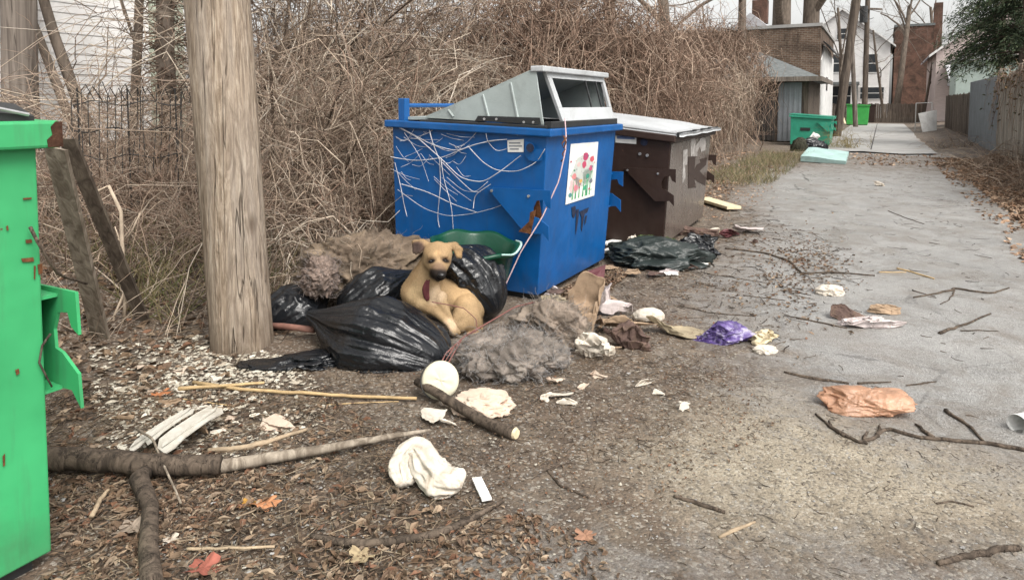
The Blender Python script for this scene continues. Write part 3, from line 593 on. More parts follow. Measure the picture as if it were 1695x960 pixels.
# frame garage with hip roof
g=thing('frame_garage','small garage with grey hip roof and weathered doors in front of the brick garage','garage',AD(30,4))
t0_,t1_,d0_,d1_,ze,zr=28.2,33.6,2.5,8.2,2.55,3.75
mb=MB(); mb.boxad(t0_,t1_,d0_,d1_,0,ze); mb.build('wall',M['darkpole'],g)
mb=MB(); e=.45; E=[AD(t0_-e,d0_-e,ze-.02),AD(t1_+e,d0_-e,ze-.02),AD(t1_+e,d1_+e,ze-.02),AD(t0_-e,d1_+e,ze-.02)]; r1,r2=AD((t0_+t1_)/2-.3,d0_+2.2,zr),AD((t0_+t1_)/2+.3,d1_-2.2,zr)
up_=np.array([0,0,.1])
mb.add(E+[r1,r2]+[q-up_ for q in E],[np.array([[0,1,4]]),np.array([[2,3,5]]),np.array([[1,2,5,4],[3,0,4,5],[0,6,7,1],[1,7,8,2],[2,8,9,3],[3,9,6,0],[9,8,7,6]])]); mb.build('roof',M['roof'],g)
mb=MB()
mb.box(AD(t0_-e-.02,(d0_+d1_)/2,ze-.08),P,A,(0,0,1),((d1_-d0_)/2+e,.02,.09)); mb.box(AD((t0_+t1_)/2,d0_-e-.02,ze-.08),A,P,(0,0,1),((t1_-t0_)/2+e,.02,.09)); mb.build('fascia',M['greypole'],g)
for k,(a,b) in enumerate(((2.75,3.6),(3.7,4.6))):
    mb=MB(); mb.boxad(t0_-.05,t0_-.005,a,b,.05,2.35)
    for q in np.linspace(a+.06,b-.06,5): mb.boxad(t0_-.07,t0_-.051,q-.03,q+.03,.06,2.34)
    mb.build('door',M['metalfence'] if k==0 else M['plaindark'],g)
# white two-storey house at the end
hA=thing('white_house','tall white gabled house at the far end left of the alley','house',AD(84,3))
p0,ax=gable(hA,82.,-.6,8.8,0,8.0,11.8,14,M['siding'],M['roof'],.3,.5,M['whitewall'])
for d,z,w,h in ((1.2,5.9,1.3,2.0),(4.4,6.0,1.3,2.0),(1.0,2.7,2.3,1.3),(4.6,2.4,3.2,2.2),(4.1,9.2,1.0,1.2)): window(hA,M['whitewall'],AD(81.95,d,z),P,-A,w,h)
mb=MB(); mb.boxad(80.2,81.9,2.2,8.8,3.6,3.9); mb.boxad(80.25,80.4,2.3,2.45,0,3.6); mb.boxad(80.25,80.4,6.3,6.45,0,3.6); mb.build('porch',M['roof'],hA)
hL=thing('grey_house','pale grey house with long sloping roof behind the brick garage','house',AD(72,9))
mb=MB(); mb.boxad(66,80,6.6,16,0,6); mb.build('wall',M['siding'],hL)
mb=MB(); mb.prism([AD(65.5,6.0,5.8),AD(65.5,11,10.0),AD(65.5,16.5,5.8)],A*15); mb.build('roof',M['palerooof'],hL)
mb=MB(); mb.boxad(70,71.2,10.2,11.6,9.5,11.8); mb.build('chimney',M['redbrick'],hL)
window(hL,M['whitewall'],AD(70.,6.56,3.6),A,-P,1.2,1.6)
hB=thing('brick_house','red brick house with flat top beside the white gabled house','house',AD(88,-3))
mb=MB(); mb.boxad(84.5,98,-4.6,-1.0,0,9.9); mb.build('wall',M['redbrick'],hB)
mb=MB(); mb.boxad(84.4,98.1,-4.7,-.9,9.9,10.15); rf=mb.build('roof',M['roof'],hB)
mb=MB(); mb.boxad(87,88.2,-5.5,-4.7,7,12.6); mb.build('chimney',M['redbrick'],hB)
hC=thing('pink_house','faded pink house with pale roof at the far right end','house',AD(70,-9))
p0,ax=gable(hC,62.,-3.6,-12.4,0,5.6,9.2,12,M['pinkwall'],M['palerooof'],.3,.5,M['whitewall'])
mb=MB(); mb.boxad(58.5,61.9,-11,-4.4,2.9,3.3,); mb.prism([AD(58.2,-4.2,3.3),AD(61.9,-4.2,4.5),AD(61.9,-11.2,4.5),AD(58.2,-11.2,3.3)],(0,0,.12)); mb.build('porch_roof',M['palerooof'],hC)
for d,z,w,h in ((-5.6,1.6,1.6,1.6),(-8.6,1.6,1.6,1.6),(-6.4,5.4,1.1,1.5)): window(hC,M['whitewall'],AD(61.95,d,z),P,-A,w,h)
sh=thing('teal_shed','small pale teal shed above the grey fence','shed',AD(46,-4.4))
mb=MB(); mb.boxad(45,49,-6.4,-3.6,1.8,4.0); mb.boxad(45,49,-6.4,-3.6,0,1.79); mb.build('wall',M['tealwall'],sh)
mb=MB(); mb.prism([AD(44.7,-3.3,3.95),AD(44.7,-5,4.7),AD(44.7,-6.7,3.95)],A*4.6); mb.build('roof',M['palerooof'],sh)
mb=MB(); mb.boxad(44.9,44.98,-6.4,-3.6,1.7,1.95); mb.build('beam',M['plaindark'],sh)
# ---------------------------------------------------------------- fences
def board_fence(name,label,t0,t1,d,h,mat,w=.14,gap=.012,jit=.06,post=2.4,group=None,topfn=None):
    root=thing(name,label,'fence',AD((t0+t1)/2,d),group); mb=MB(); t=t0
    while t<t1-.02:
        hh=h+rng.normal()*jit*.5+(topfn(t) if topfn else 0); mb.box(AD(t+w/2,d+rng.normal()*.006,.05+hh/2),A,P,(0,0,1),((w-gap)/2,.011,hh/2)); t+=w
    mb.build('board_panel',mat,root)
    for t in np.arange(t0+.1,t1,post):
        mb=MB(); mb.box(AD(t,d-.075,h/2),A,P,(0,0,1),(.05,.05,h/2+.05)); mb.build('post',mat,root)
    return root
board_fence('board_fence','tall weathered board fence overgrown with vines along the right side',11.5,22.9,-2.85,2.3,M['fence'],topfn=lambda t:.12*math.sin(t*1.7))
ms=thing('metal_fence','grey corrugated metal fence section past the board fence','fence',AD(26,-2.85))
mb=MB()
for k in range(60):
    t=23.+k*.11; mb.prism([AD(t,-2.85,.05),AD(t+.055,-2.81,.05),AD(t+.11,-2.85,.05),AD(t+.11,-2.87,.05),AD(t+.055,-2.83,.05),AD(t,-2.87,.05)],(0,0,2.25))
mb.build('sheet_panel',M['metalfence'],ms)
mb=MB(); mb.box(AD(23.,-2.95,1.2),A,P,(0,0,1),(.05,.05,1.2)); mb.build('post',M['darkpole'],ms)
board_fence('board_fence','lower grey plank fence beyond the metal section below the teal shed',30,44,-3.1,1.9,M['darkpole'])
ef=thing('end_fence','low brown fence closing the far end of the alley','fence',AD(62,0)); mb=MB()
for k in range(60): mb.box(AD(63.,-3+k*.15,.75+.04*math.sin(k*2.3)),P,A,(0,0,1),(.07,.015,.8))
mb.build('board_panel',M['darkpole'],ef)
# leaning white panel and the pipe gate beside it
wp=thing('leaning_sheet','white door panel leaning by the grey fence down the alley','panel',G(1541,222)); c=G(1541,221)
mb=MB(); tl_=np.array([0,.18,1]); mb.prism([c+np.array([-.40,0,0]),c+np.array([.36,0.1,.02]),c+np.array([.52,.42,1.20]),c+np.array([-.50,.3,1.02])],(0,.05,0)); mb.build('sheet',M['whitewall'],wp)
pg=thing('pipe_gate','bare metal pipe gate frame standing behind the white panel','gate',G(1535,217)); c=G(1532,218)
mb=MB(); q=[c+np.array(v) for v in ((-.28,.5,0),(-.28,.5,1.55),(1.05,1.2,1.6),(1.05,1.2,0))]
for a_,b_ in ((0,1),(1,2),(2,3)): mb.tube([q[a_],q[b_]],.022,6)
mb.tube([(q[0]+q[1])/2*.6+q[0]*.4,(q[3]+q[2])/2*.6+q[3]*.4],.018,6); mb.build('pipe_frame',M['metal'],pg)
# wire garden fence, left
wf=thing('wire_fence','rusty looped wire garden fence in the brush left of the big pole','fence',D(190,215,6.2)); mb=MB()
f0=D(122,215,5.35); f1=D(300,222,5.6)
b=np.array([f0[0],f0[1],.93]); e=np.array([f1[0],f1[1],.93])
for k in range(15):
    u=k/14; p=b+(e-b)*u; s=(e-b)/14; nz=rng.normal(size=3)*.03
    mb.tube([p+[0,0,0],p+np.array([.01,.03,.45])+nz,p+s*.35+np.array([0,.02,.66])+nz,p+s*.9+np.array([0,0,.72])+nz*.5,p+s*1.3+np.array([0,.05,.60])],.0042,4)
for z in (.14,.36,.58): mb.tube([b+(e-b)*u+np.array([0,.02*math.sin(u*20),z+.02*math.sin(u*13+z*9)]) for u in np.linspace(0,1,20)],.005,4)
for k in range(3):
    u=(k+.1)/2.2; mb.tube([b+(e-b)*u+[0,0,-.3],b+(e-b)*u+[0,0,.70]],.007,5)
mb.build('wire_mesh',M['wire'],wf)
# broken leaning fence boards behind the near green dumpster
pk=thing('broken_fence','two old grey fence boards leaning behind the green dumpster','fence board',G(160,560)); g0=G(178,566)
mb=MB(); a_=D(92,245,3.4); q0=g0+np.array([-.06,.05,-.05]); V=unit(a_-q0); mb.box((q0+a_)/2,V,np.cross(V,(0,1,0)),(0,1,0),(np.linalg.norm(a_-q0)/2,.055,.014)); mb.build('board',M['plank'],pk)
mb=MB(); a_=D(112,230,3.75); q0=g0+np.array([.06,.35,-.05]); V=unit(a_-q0); mb.box((q0+a_)/2,V,np.cross(V,(0,1,0)),(0,1,0),(np.linalg.norm(a_-q0)/2,.045,.012)); mb.build('board',M['plank2'],pk)
# ---------------------------------------------------------------- trees and brush
def stems(n,base,spread,h,lean,arch,rnd,K=9,hvar=.35,outer=.5):
    s=np.asarray(base,float)+np.c_[rng.normal(size=n)*spread[0],rng.normal(size=n)*spread[1],np.zeros(n)]
    s[:,2]=height(s)-.03
    d=np.c_[rng.normal(size=n)*outer+lean[0],rng.normal(size=n)*outer+lean[1],np.ones(n)]; d/=np.linalg.norm(d,axis=1)[:,None]
    Lh=h*(1+hvar*rng.uniform(-1,1,n)); u=np.linspace(0,1,K)
    hd=d.copy(); hd[:,2]=0; ang=rng.uniform(0,2*PI,n); hd=hd+.35*np.c_[np.cos(ang),np.sin(ang),0*ang]
    p=s[:,None,:]+d[:,None,:]*(Lh[:,None]*u)[...,None]
    ar=arch*rng.uniform(.2,1.6,n)*Lh
    p=p+hd[:,None,:]*(ar[:,None]*u**2)[...,None]-np.array([0,0,1.])*(ar[:,None]*1.05*u**2.6)[...,None]
    w=np.cumsum(rng.normal(size=(n,K,3))*rnd,axis=1); w-=w[:,:1]; p=p+w*Lh[:,None,None]*.12
    return p
def side_twigs(paths,m,Lr,droop,K=6,lo=.25,rnd=.25):
    n,K0,_=paths.shape; i=rng.integers(0,n,m); u=rng.uniform(lo,.98,m)*(K0-1); k=np.minimum(u.astype(int),K0-2); f=(u-k)[:,None]
    s=paths[i,k]*(1-f)+paths[i,k+1]*f; t=paths[i,k+1]-paths[i,k]; t/=np.linalg.norm(t,axis=1)[:,None]+1e-9
    d=t*.8+rng.normal(size=(m,3))*.6; d/=np.linalg.norm(d,axis=1)[:,None]; Lh=rng.uniform(*Lr,m); uu=np.linspace(0,1,K)
    p=s[:,None,:]+d[:,None,:]*(Lh[:,None]*uu)[...,None]-np.array([0,0,1])*((droop*Lh)[:,None]*uu**2)[...,None]
    w=np.cumsum(rng.normal(size=(m,K,3))*rnd,axis=1); w-=w[:,:1]; return p+w*Lh[:,None,None]*.15
TW=np.array([[.46,.345,.255],[.58,.455,.345],[.24,.17,.125],[.70,.58,.46],[.37,.275,.21],[.47,.365,.29]])
TR_C=np.array([[.34,.225,.165],[.45,.315,.235],[.21,.14,.105],[.56,.43,.33],[.38,.27,.205]])
def keep(p,left=None):
    x,y=p[...,0],p[...,1]; t=x*A[0]+y*A[1]; d=x*P[0]+y*P[1]
    jt=.35*rng.random((len(p),1)); d=d-jt*(t>9.6); bad=((t>-2)&(t<9.6)&(d<3.74))|((t>=9.6)&(t<17)&(d<2.9))|((t>=17)&(t<30)&(d<3.2)&(d>0))
    if left is not None: bad|=(x<left*y)&(p[...,2]>1.75)
    return ~bad.any(axis=1)
def cols(n,pal,v=.25): return pal[rng.integers(0,len(pal),n)]*(1+v*rng.uniform(-1,1,(n,1)))
def shrub(label,px,Y,h,n,m,spread=(.35,.3),lean=(0,0),arch=.35,pal=TW,r=.007,outer=.45,rnd=.5,tw=(.3,1.0),droop=.35,name='bare_shrub',cat='shrub',left=None,clip=True):
    b=D(px,300,Y); b[2]=hz(b[0],b[1]); root=thing(name,label,cat,b)
    st=stems(n,b,spread,h,lean,arch,rnd,outer=outer)
    if clip: st=st[keep(st,left)]; n=len(st)
    mb=MB(); mb.twigs(st,rng.uniform(.8,1.6,n)*r,np.full(n,r*.3),cols(n,pal)); mb.build('stem_clump',M['twig'],root,smooth=True)
    t1=side_twigs(st,m,tw,droop); t2=side_twigs(t1,m,(tw[0]*.4,tw[1]*.5),droop,5)
    if clip: t1=t1[keep(t1,left)]; t2=t2[keep(t2,left)]
    m1,m2=len(t1),len(t2); mb=MB(); mb.twigs(t1,rng.uniform(.5,1.,m1)*r*.6,np.full(m1,r*.2),cols(m1,pal)); mb.twigs(t2,np.full(m2,r*.36),np.full(m2,r*.16),cols(m2,pal)); mb.build('twig_spray',M['twig'],root,smooth=True)
    return root
DKT=np.array([[.20,.145,.11],[.26,.19,.145],[.15,.11,.085],[.32,.245,.19]])  # darker plants at the back, coloured so the brush gaps read as shaded
# left of the pole
shrub('low brown bramble right behind the leaning fence boards',150,4.9,.9,60,260,(.35,.2),arch=.5,r=.005)
shrub('dark brown bramble tangle left of the big pole beneath the wire fence',230,5.6,1.15,90,460,(.45,.3),arch=.5,pal=TR_C,r=.005)
shrub('dense twiggy shrub close against the left edge of the big pole',290,6.3,1.7,90,500,(.35,.3),arch=.35,r=.006,left=-.50)
shrub('spindly upright shrub in front of the white clapboard wall',200,7.6,2.3,20,90,(.5,.3),arch=.2,r=.007)
shrub('sparse bare shrub behind the near green dumpster lid',60,6.6,1.7,22,90,(.5,.3),arch=.3,r=.006)
# between pole and blue dumpster and above it
shrub('big arching shrub just right of the big pole',470,6.3,2.7,90,420,(.35,.3),lean=(.12,0),arch=.55,r=.0065,left=-.50)
shrub('thick fountain of arching stems between pole and blue dumpster',560,7.4,3.3,110,520,(.45,.35),lean=(.15,0),arch=.6,r=.007)
shrub('low pale cane tangle behind the trash bags',500,5.7,1.25,110,420,(.4,.2),lean=(.1,-.1),arch=.6,r=.005)
shrub('low reddish cane tangle beside the hidden side of the blue dumpster',610,6.1,1.3,110,460,(.3,.25),lean=(.1,-.05),arch=.6,pal=TR_C,r=.005)
shrub('tall arching shrub leaning over the back of the blue dumpster',680,8.0,3.3,110,520,(.5,.35),lean=(.3,0),arch=.65,r=.007)
shrub('pale arching shrub behind the grey slotted lid',800,8.8,3.2,110,520,(.5,.35),lean=(.3,0),arch=.7,r=.007)
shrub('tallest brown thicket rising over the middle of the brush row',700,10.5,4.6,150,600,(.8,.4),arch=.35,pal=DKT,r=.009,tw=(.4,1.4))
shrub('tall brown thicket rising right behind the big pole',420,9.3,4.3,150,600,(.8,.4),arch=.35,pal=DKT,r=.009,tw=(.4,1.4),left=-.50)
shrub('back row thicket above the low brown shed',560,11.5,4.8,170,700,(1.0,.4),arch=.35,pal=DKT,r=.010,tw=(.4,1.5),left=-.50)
PALE=np.array([[.72,.62,.50],[.62,.51,.40],[.78,.69,.58],[.52,.41,.31]])
shrub('loose spray of long pale canes arching right over the blue dumpster',505,7.0,3.6,60,150,(.4,.25),lean=(.65,.05),arch=.55,pal=PALE,r=.009,outer=.3,rnd=.35)
shrub('loose spray of long pale canes sweeping out behind the grey slotted lid',690,8.2,3.4,60,150,(.5,.25),lean=(.6,.05),arch=.65,pal=PALE,r=.009,outer=.3,rnd=.35)
shrub('short pale cane spray just behind the black trash bags',530,5.6,1.5,34,90,(.35,.2),lean=(.3,0),arch=.8,pal=PALE,r=.007,outer=.5,rnd=.35)
shrub('few thin pale canes lying over the brown stuffing heap',505,5.25,1.0,22,60,(.25,.12),lean=(.7,-.25),arch=.8,pal=PALE,r=.0055,outer=.35,rnd=.4,clip=False,tw=(.15,.4))
BN=[(450,5.9,2.5,(.45,0),.7,TW,'bundle of tan canes bending right, first beside the big pole'),(500,6.6,3.0,(.75,.1),.75,PALE,'pale cane bundle sweeping right at half height of the brush'),(545,6.9,3.2,(.3,0),.6,TR_C,'reddish cane bundle rising between pole and blue dumpster'),(600,7.6,3.5,(.85,.1),.75,PALE,'pale cane bundle arching high over the rear of the blue dumpster'),(640,8.2,3.7,(.2,0),.6,TW,'tall tan cane bundle rising behind the blue hinge post'),(690,8.7,3.5,(.95,.1),.8,PALE,'pale cane bundle arching over the grey slotted lid'),(770,9.2,3.6,(-.35,0),.7,TW,'cane bundle bending left behind the slope of the grey lid'),(830,9.5,3.3,(.6,0),.8,PALE,'pale cane bundle bending right behind the peak of the grey lid'),(900,9.9,3.3,(-.5,0),.8,TR_C,'reddish cane bundle bending left, last before the vine mounds'),(470,7.6,3.5,(-.4,0),.7,PALE,'pale cane bundle bending left behind the big pole'),(620,6.3,1.8,(.3,-.2),.9,TR_C,'low reddish cane bundle drooping beside the blue dumpster'),(580,5.9,1.5,(-.4,-.1),.9,TW,'low tan cane bundle drooping left above the stuffing heap')]
for px,Y,h_,ln,ar,pl_,lb_ in BN: shrub(lb_,px,Y,h_,62,150,(.16,.14),lean=ln,arch=ar,pal=pl_,r=.0085,outer=.17,rnd=.32,name='cane_bundle',cat='canes',tw=(.3,1.1))
for px,Y,h_,ln,lb_ in ((462,6.4,3.0,(.5,.1),'dark thick bare stem leaning right just past the big pole'),(585,7.2,3.2,(.75,0),'dark thick stem slanting over the hinge post'),(520,6.2,2.4,(.6,0),'dark crooked stem in the middle of the brush'),(740,9.0,3.6,(-.3,0),'dark stem leaning left behind the grey lid slope')): shrub(lb_,px,Y,h_,5,26,(.12,.1),lean=ln,arch=.25,pal=np.array([[.17,.125,.09],[.13,.095,.07]]),r=.019,outer=.2,rnd=.6,name='bare_sapling',cat='sapling',tw=(.5,1.4))
# vine-covered thickets to the right
def vines(label,px,Y,z,w,dep,n,pal=TR_C,r=.008):
    b=D(px,200,Y); b[2]=hz(b[0],b[1]); root=thing('vine_thicket',label,'thicket',b)
    u=rng.uniform(0,2*PI,n); q=np.sqrt(rng.uniform(0,1,n)); s=np.c_[b[0]+w*q*np.cos(u),b[1]+dep*q*np.sin(u),np.zeros(n)]
    s[:,2]=b[2]+z*np.sqrt(np.clip(1-q**2*.8,0,1))*(.75+.25*rng.uniform(0,1,n))*(1+.2*vn(s*.9,17))
    ph=u+rng.normal(size=n)*1.3; od=np.c_[np.cos(ph),np.sin(ph),np.zeros(n)]; K=8; uu=np.linspace(0,1,K); Lh=rng.uniform(.6,1.9,n)*z*.42
    up=rng.uniform(-.2,1.7,n)
    p=s[:,None,:]+od[:,None,:]*(Lh[:,None]*uu*rng.uniform(.4,1.3,(n,1)))[...,None]+np.array([0,0,1.])*((up*Lh)[:,None]*uu-(1.5*Lh)[:,None]*uu**2)[...,None]
    wv=np.cumsum(rng.normal(size=(n,K,3))*.75,axis=1); wv-=wv[:,:1]; p=p+wv*Lh[:,None,None]*.12
    p[...,2]=np.maximum(p[...,2],b[2]+.02); p=p[keep(p)]; n=len(p)
    mb=MB(); mb.twigs(p,rng.uniform(.6,1.3,n)*r,np.full(n,r*.3),cols(n,pal)); mb.build('hanging_strand',M['twig'],root,smooth=True)['kind']='stuff'
    k=n//9; st=stems(k,b,(w*.5,dep*.5),z*1.05,(0,0),.3,.5); st=st[keep(st)]; k=len(st); mb=MB(); mb.twigs(st,rng.uniform(.9,1.8,k)*r,np.full(k,r*.4),cols(k,pal)); mb.build('stem_clump',M['twig'],root,smooth=True)
    return root
vines('reddish vine mound just right of the grey slotted lid',985,11.5,3.1,1.5,1.,1700)
vines('vine mound above the brown dumpster lid',1085,12.5,3.0,1.6,1.,1800)
vines('drooping vine mound between brown dumpster and hip roofed garage',1190,15.5,2.6,1.7,1.,1500)
vines('low vine mound in front of the garage doors',1238,20.5,2.3,1.7,1.2,1300,pal=TW)
vines('brown vine mound behind the raised grey lid',880,10.8,3.0,1.3,1.,1300)
vines('far vine mound covering the garage roof edge',1185,24.5,3.7,2.3,1.4,1500,r=.011)
# bare trees
def tree(label,px,Y,h,r,lean=(0,0),lv=4,pal=None,name='bare_tree',spread=.6,first=.35,kids=(3,5),seed=1,zbase=None):
    R=np.random.default_rng(seed); b=D(px,250,Y); b[2]=hz(b[0],b[1])-.1 if Y<40 else -.1
    root=thing(name,label,'tree',b); tr=MB(); cr=MB()
    def br(p,d,L,r,l):
        K=6; pts=[p]; q=np.array(p,float); dd=unit(d)
        for k in range(K-1):
            dd=unit(dd+R.normal(size=3)*(.03 if l==0 else .10)+np.array([0,0,.03])); q=q+dd*L/(K-1); pts.append(q)
        (tr if l==0 else cr).tube(pts,[r,r*.55 if l else r*.6],12 if l==0 else (6 if l==1 else 3),cap=False,col=(1,1,1))
        if l<lv:
            for c in range(R.integers(*kids)+(2 if l==0 else 0)):
                u=R.uniform(first if l==0 else .2,1); i=u*(K-1); k=min(int(i),K-2); s=pts[k]+(pts[k+1]-pts[k])*(i-k)
                nd=unit(pts[k+1]-pts[k])+R.normal(size=3)*spread; br(s,nd,L*R.uniform(.4,.7),r*(1-.45*u)*R.uniform(.35,.55),l+1)
    br(b,np.array([lean[0],lean[1],1.]),h,r,0)
    tr.build('trunk',M['bark'],root,smooth=True); cr.build('crown',M['bark'],root,smooth=True); return root
tree('bare tree with thick trunk behind the left end of the brick garage',1277,43,17,.66,(-.02,0),4,seed=3)
tree('bare tree with thick trunk just left of the white gabled house',1334,45,18,.62,(.02,0),4,seed=5)
tree('bare tree leaning at the end fence between white and brick houses',1478,62,11,.30,(.12,0),5,seed=6)
tree('slim crooked bare tree in front of the white gabled house',1462,66,9,.14,(-.15,0),5,seed=8)
tree('many branched bare tree behind the reddish vine mound',1000,17,7,.16,(.05,0),5,seed=9)
tree('many branched bare tree behind the vine mound above the brown dumpster',1120,20,8,.2,(-.1,0),5,seed=10)
tree('bare tree behind the hip roofed garage',1225,27,9,.2,(0,0),5,seed=12)
tree('bare tree behind the raised grey lid',885,14,6.5,.13,(.1,0),5,seed=14)
tree('slim dark slanting sapling in front of the white clapboard wall',150,7.9,4.2,.055,(-.42,0),4,seed=21)
tree('dark forked sapling right of the slanting one before the clapboard wall',168,8.1,4.2,.07,(-.25,0),4,seed=22)
tree('upright sapling before the pale green corner board of the house',216,8.0,4.0,.06,(.05,0),4,seed=24)
tree('thin bare tree behind the far right house',1540,92,15,.28,(0,0),4,seed=27)
tree('bare tree with many fine branches before the pale grey house',1390,58,10,.16,(0,0),5,seed=31)
tree('bushy bare tree in front of the faded pink house',1525,57,7,.12,(.1,0),5,seed=33)
pw=thing('power_line','dark overhead wires strung between the two dark far poles','wires',D(1425,30,45)); 
for k,(y0,y1) in enumerate(((-20,12),(-8,18),(6,30))):
    a_,b_=D(1416,y0,lb[1]),D(1437+(k-1)*9,y1,54.5); mb=MB(); mb.tube([a_+(b_-a_)*u-np.array([0,0,.35*math.sin(PI*u)]) for u in np.linspace(0,1,14)],.025,4); mb.build('wire',M['wire'],pw,smooth=True)
# ivy-wrapped trunk near the pole
iv=thing('ivy_tree','dark shaggy trunk wrapped in dry ivy left of the big pole','tree',D(278,230,7.2))
bb_=D(283,240,7.2); bb_[2]=hz(bb_[0],bb_[1]); mb=MB(); mb.tube([bb_,bb_+[-.03,0,1.2],bb_+[.02,0,2.4],bb_+[.05,0,3.6]],[.10,.08],10); mb.build('trunk',M['bark'],iv,smooth=True)
n=900; zz=rng.uniform(.6,3.4,n); th=rng.uniform(0,2*PI,n); s=bb_+np.c_[.09*np.cos(th),.09*np.sin(th),zz]; uu=np.linspace(0,1,5); dr=np.c_[np.cos(th),np.sin(th),rng.uniform(-.8,.6,n)]; Lh=rng.uniform(.06,.26,n)
p=s[:,None,:]+dr[:,None,:]*(Lh[:,None]*uu)[...,None]+np.cumsum(rng.normal(size=(n,5,3))*.02,axis=1)
mb=MB(); mb.twigs(p,np.full(n,.006),np.full(n,.003),cols(n,TR_C*.55)); mb.build('ivy',M['twig'],iv,smooth=True)
# leaves as bent two-quad blades
def leaves(mb,pos,size,pal,tilt=.5,v=.3,flat=True,asp=.5):
    n=len(pos); sz=rng.uniform(size[0],size[1],n)[:,None]; az=rng.uniform(0,2*PI,n)
    ax=np.c_[np.cos(az),np.sin(az),rng.normal(size=n)*tilt*.5]; ax/=np.linalg.norm(ax,axis=1)[:,None]
    up=np.c_[rng.normal(size=n)*tilt,rng.normal(size=n)*tilt,np.ones(n)]; sd=np.cross(up,ax); sd/=np.linalg.norm(sd,axis=1)[:,None]+1e-9; up=np.cross(ax,sd)
    w=sz*asp*rng.uniform(.6,1.1,n)[:,None]; cu=sz*rng.uniform(-.05,.35,n)[:,None]
    a=pos-ax*sz*.5; m=pos+up*(-cu*.3); b=pos+ax*sz*.5+up*cu*.2; l=pos+sd*w*.5+up*cu-ax*sz*.08; r=pos-sd*w*.5+up*cu*rng.uniform(.2,1.,n)[:,None]-ax*sz*.03
    l2=pos+sd*w*.36+up*cu*.8+ax*sz*.25; r2=pos-sd*w*.36+up*cu*.7+ax*sz*.25
    V=np.stack([a,l,l2,b,r2,r,m],1); i=np.arange(n)[:,None]*7
    Q=np.concatenate([i+[0,6,2,1],i+[6,4,3,2],i+[0,5,4,6]])
    mb.add(V.reshape(-1,3),Q,np.repeat(cols(n,pal,v),7,axis=0))
# evergreen
def conifer(label,px,Y,d,h,r,n,seed,lt=1.):
    b=D(px,200,Y); b[2]=-.05; root=thing('evergreen_tree',label,'tree',b)
    mb=MB(); mb.tube([b,b+[0,0,h*.5],b+[0,0,h]],[.22,.04],10); mb.build('trunk',M['bark'],root,smooth=True)
    k=170; z=rng.uniform(.36,.98,k)*h; az=rng.uniform(0,2*PI,k); rr=r*(1-(z/h)**1.3*.85)*rng.uniform(.55,1.1,k); K=7; u=np.linspace(0,1,K)
    dr=np.c_[np.cos(az),np.sin(az),np.zeros(k)]
    p=b+np.c_[0*z,0*z,z][:,None,:]+dr[:,None,:]*(rr[:,None]*u)[...,None]+np.array([0,0,1])*((.15*rr)[:,None]*u-(.5*rr)[:,None]*u**2)[...,None]
    mb=MB(); mb.twigs(p,np.full(k,.035),np.full(k,.01),np.tile([.10,.075,.055],(k,1))); mb.build('limbs',M['twig'],root,smooth=True)
    i=rng.integers(0,k,n); uu=rng.uniform(.25,1.02,n)*(K-1); kk=np.minimum(uu.astype(int),K-2); f=(uu-kk)[:,None]; s=p[i,kk]*(1-f)+p[i,kk+1]*f+rng.normal(size=(n,3))*np.array([.16,.16,.1])
    dd=dr[i]*.7+rng.normal(size=(n,3))*.6-np.array([0,0,.55]); dd/=np.linalg.norm(dd,axis=1)[:,None]; L=rng.uniform(.10,.28,n)[:,None]; sd=np.cross(dd,rng.normal(size=(n,3))); sd/=np.linalg.norm(sd,axis=1)[:,None]
    V=np.stack([s,s+dd*L*.5+sd*.022,s+dd*L,s+dd*L*.5-sd*.022],1); q=np.arange(n)[:,None]*4+np.arange(4)
    cc=cols(n,np.array([[.038,.060,.030],[.055,.082,.040],[.026,.042,.024],[.09,.11,.06]])*lt,.3)
    mb=MB(); mb.add(V.reshape(-1,3),q,np.repeat(cc,4,axis=0)); mb.build('crown',M['needle'],root)
conifer('tall dark evergreen nearest behind the right board fence',1690,23,-4.6,8.6,3.0,24000,1)
conifer('dark evergreen farther back above the teal shed',1652,33,-5.5,9.8,4.3,22000,2,1.5)
# vines on the right fence and shrub at its foot
root=thing('fence_vine','brown dead vine hanging over the right board fence','vine',AD(17,-2.8,0)); n=170
tt_=rng.uniform(11.5,23,n); s=np.array([AD(t,-2.8,2.2+.25*rng.random()) for t in tt_]); K=8; u=np.linspace(0,1,K); Lh=rng.uniform(.3,1.7,n)
p=s[:,None,:]+P[None,None,:]*(rng.uniform(-.05,.28,n)[:,None]*np.sqrt(u))[...,None]+A[None,None,:]*(rng.normal(size=n)[:,None]*.4*u)[...,None]+np.array([0,0,1])*(.25*rng.random(n)[:,None]*u-Lh[:,None]*u**1.6)[...,None]
w=np.cumsum(rng.normal(size=(n,K,3))*.03,axis=1); w-=w[:,:1]; mb=MB(); mb.twigs(p+w,rng.uniform(.004,.009,n),np.full(n,.003),cols(n,TR_C)); mb.build('strands',M['twig'],root,smooth=True)
mb=MB(); lp_=(p+w)[rng.integers(0,n,500),rng.integers(1,K,500)]; leaves(mb,lp_+rng.normal(size=lp_.shape)*.05,(.05,.12),np.array([[.16,.10,.06],[.22,.14,.07],[.10,.08,.05],[.10,.11,.05]]),1.2); mb.build('dry_leaves',M['leaf'],root)['kind']='stuff'
shrub('reddish brown twiggy shrub at the foot of the right board fence',1712,11.5,.6,36,160,(.35,.5),arch=.5,pal=TW,r=.007,clip=False)
shrub('leafless low bramble farther along the right board fence',1668,15,.7,40,180,(.4,.6),arch=.5,pal=TW,r=.008,clip=False)
shrub('small dry weed clump beside the metal fence',1585,22,.45,40,90,(.4,.7),arch=.4,r=.009,clip=False)
shrub('yellowish weed clump beside the teal dumpster',1398,23.,.55,60,120,(.3,.3),arch=.3,pal=np.array([[.38,.30,.13],[.3,.24,.1]]),r=.007,clip=False)
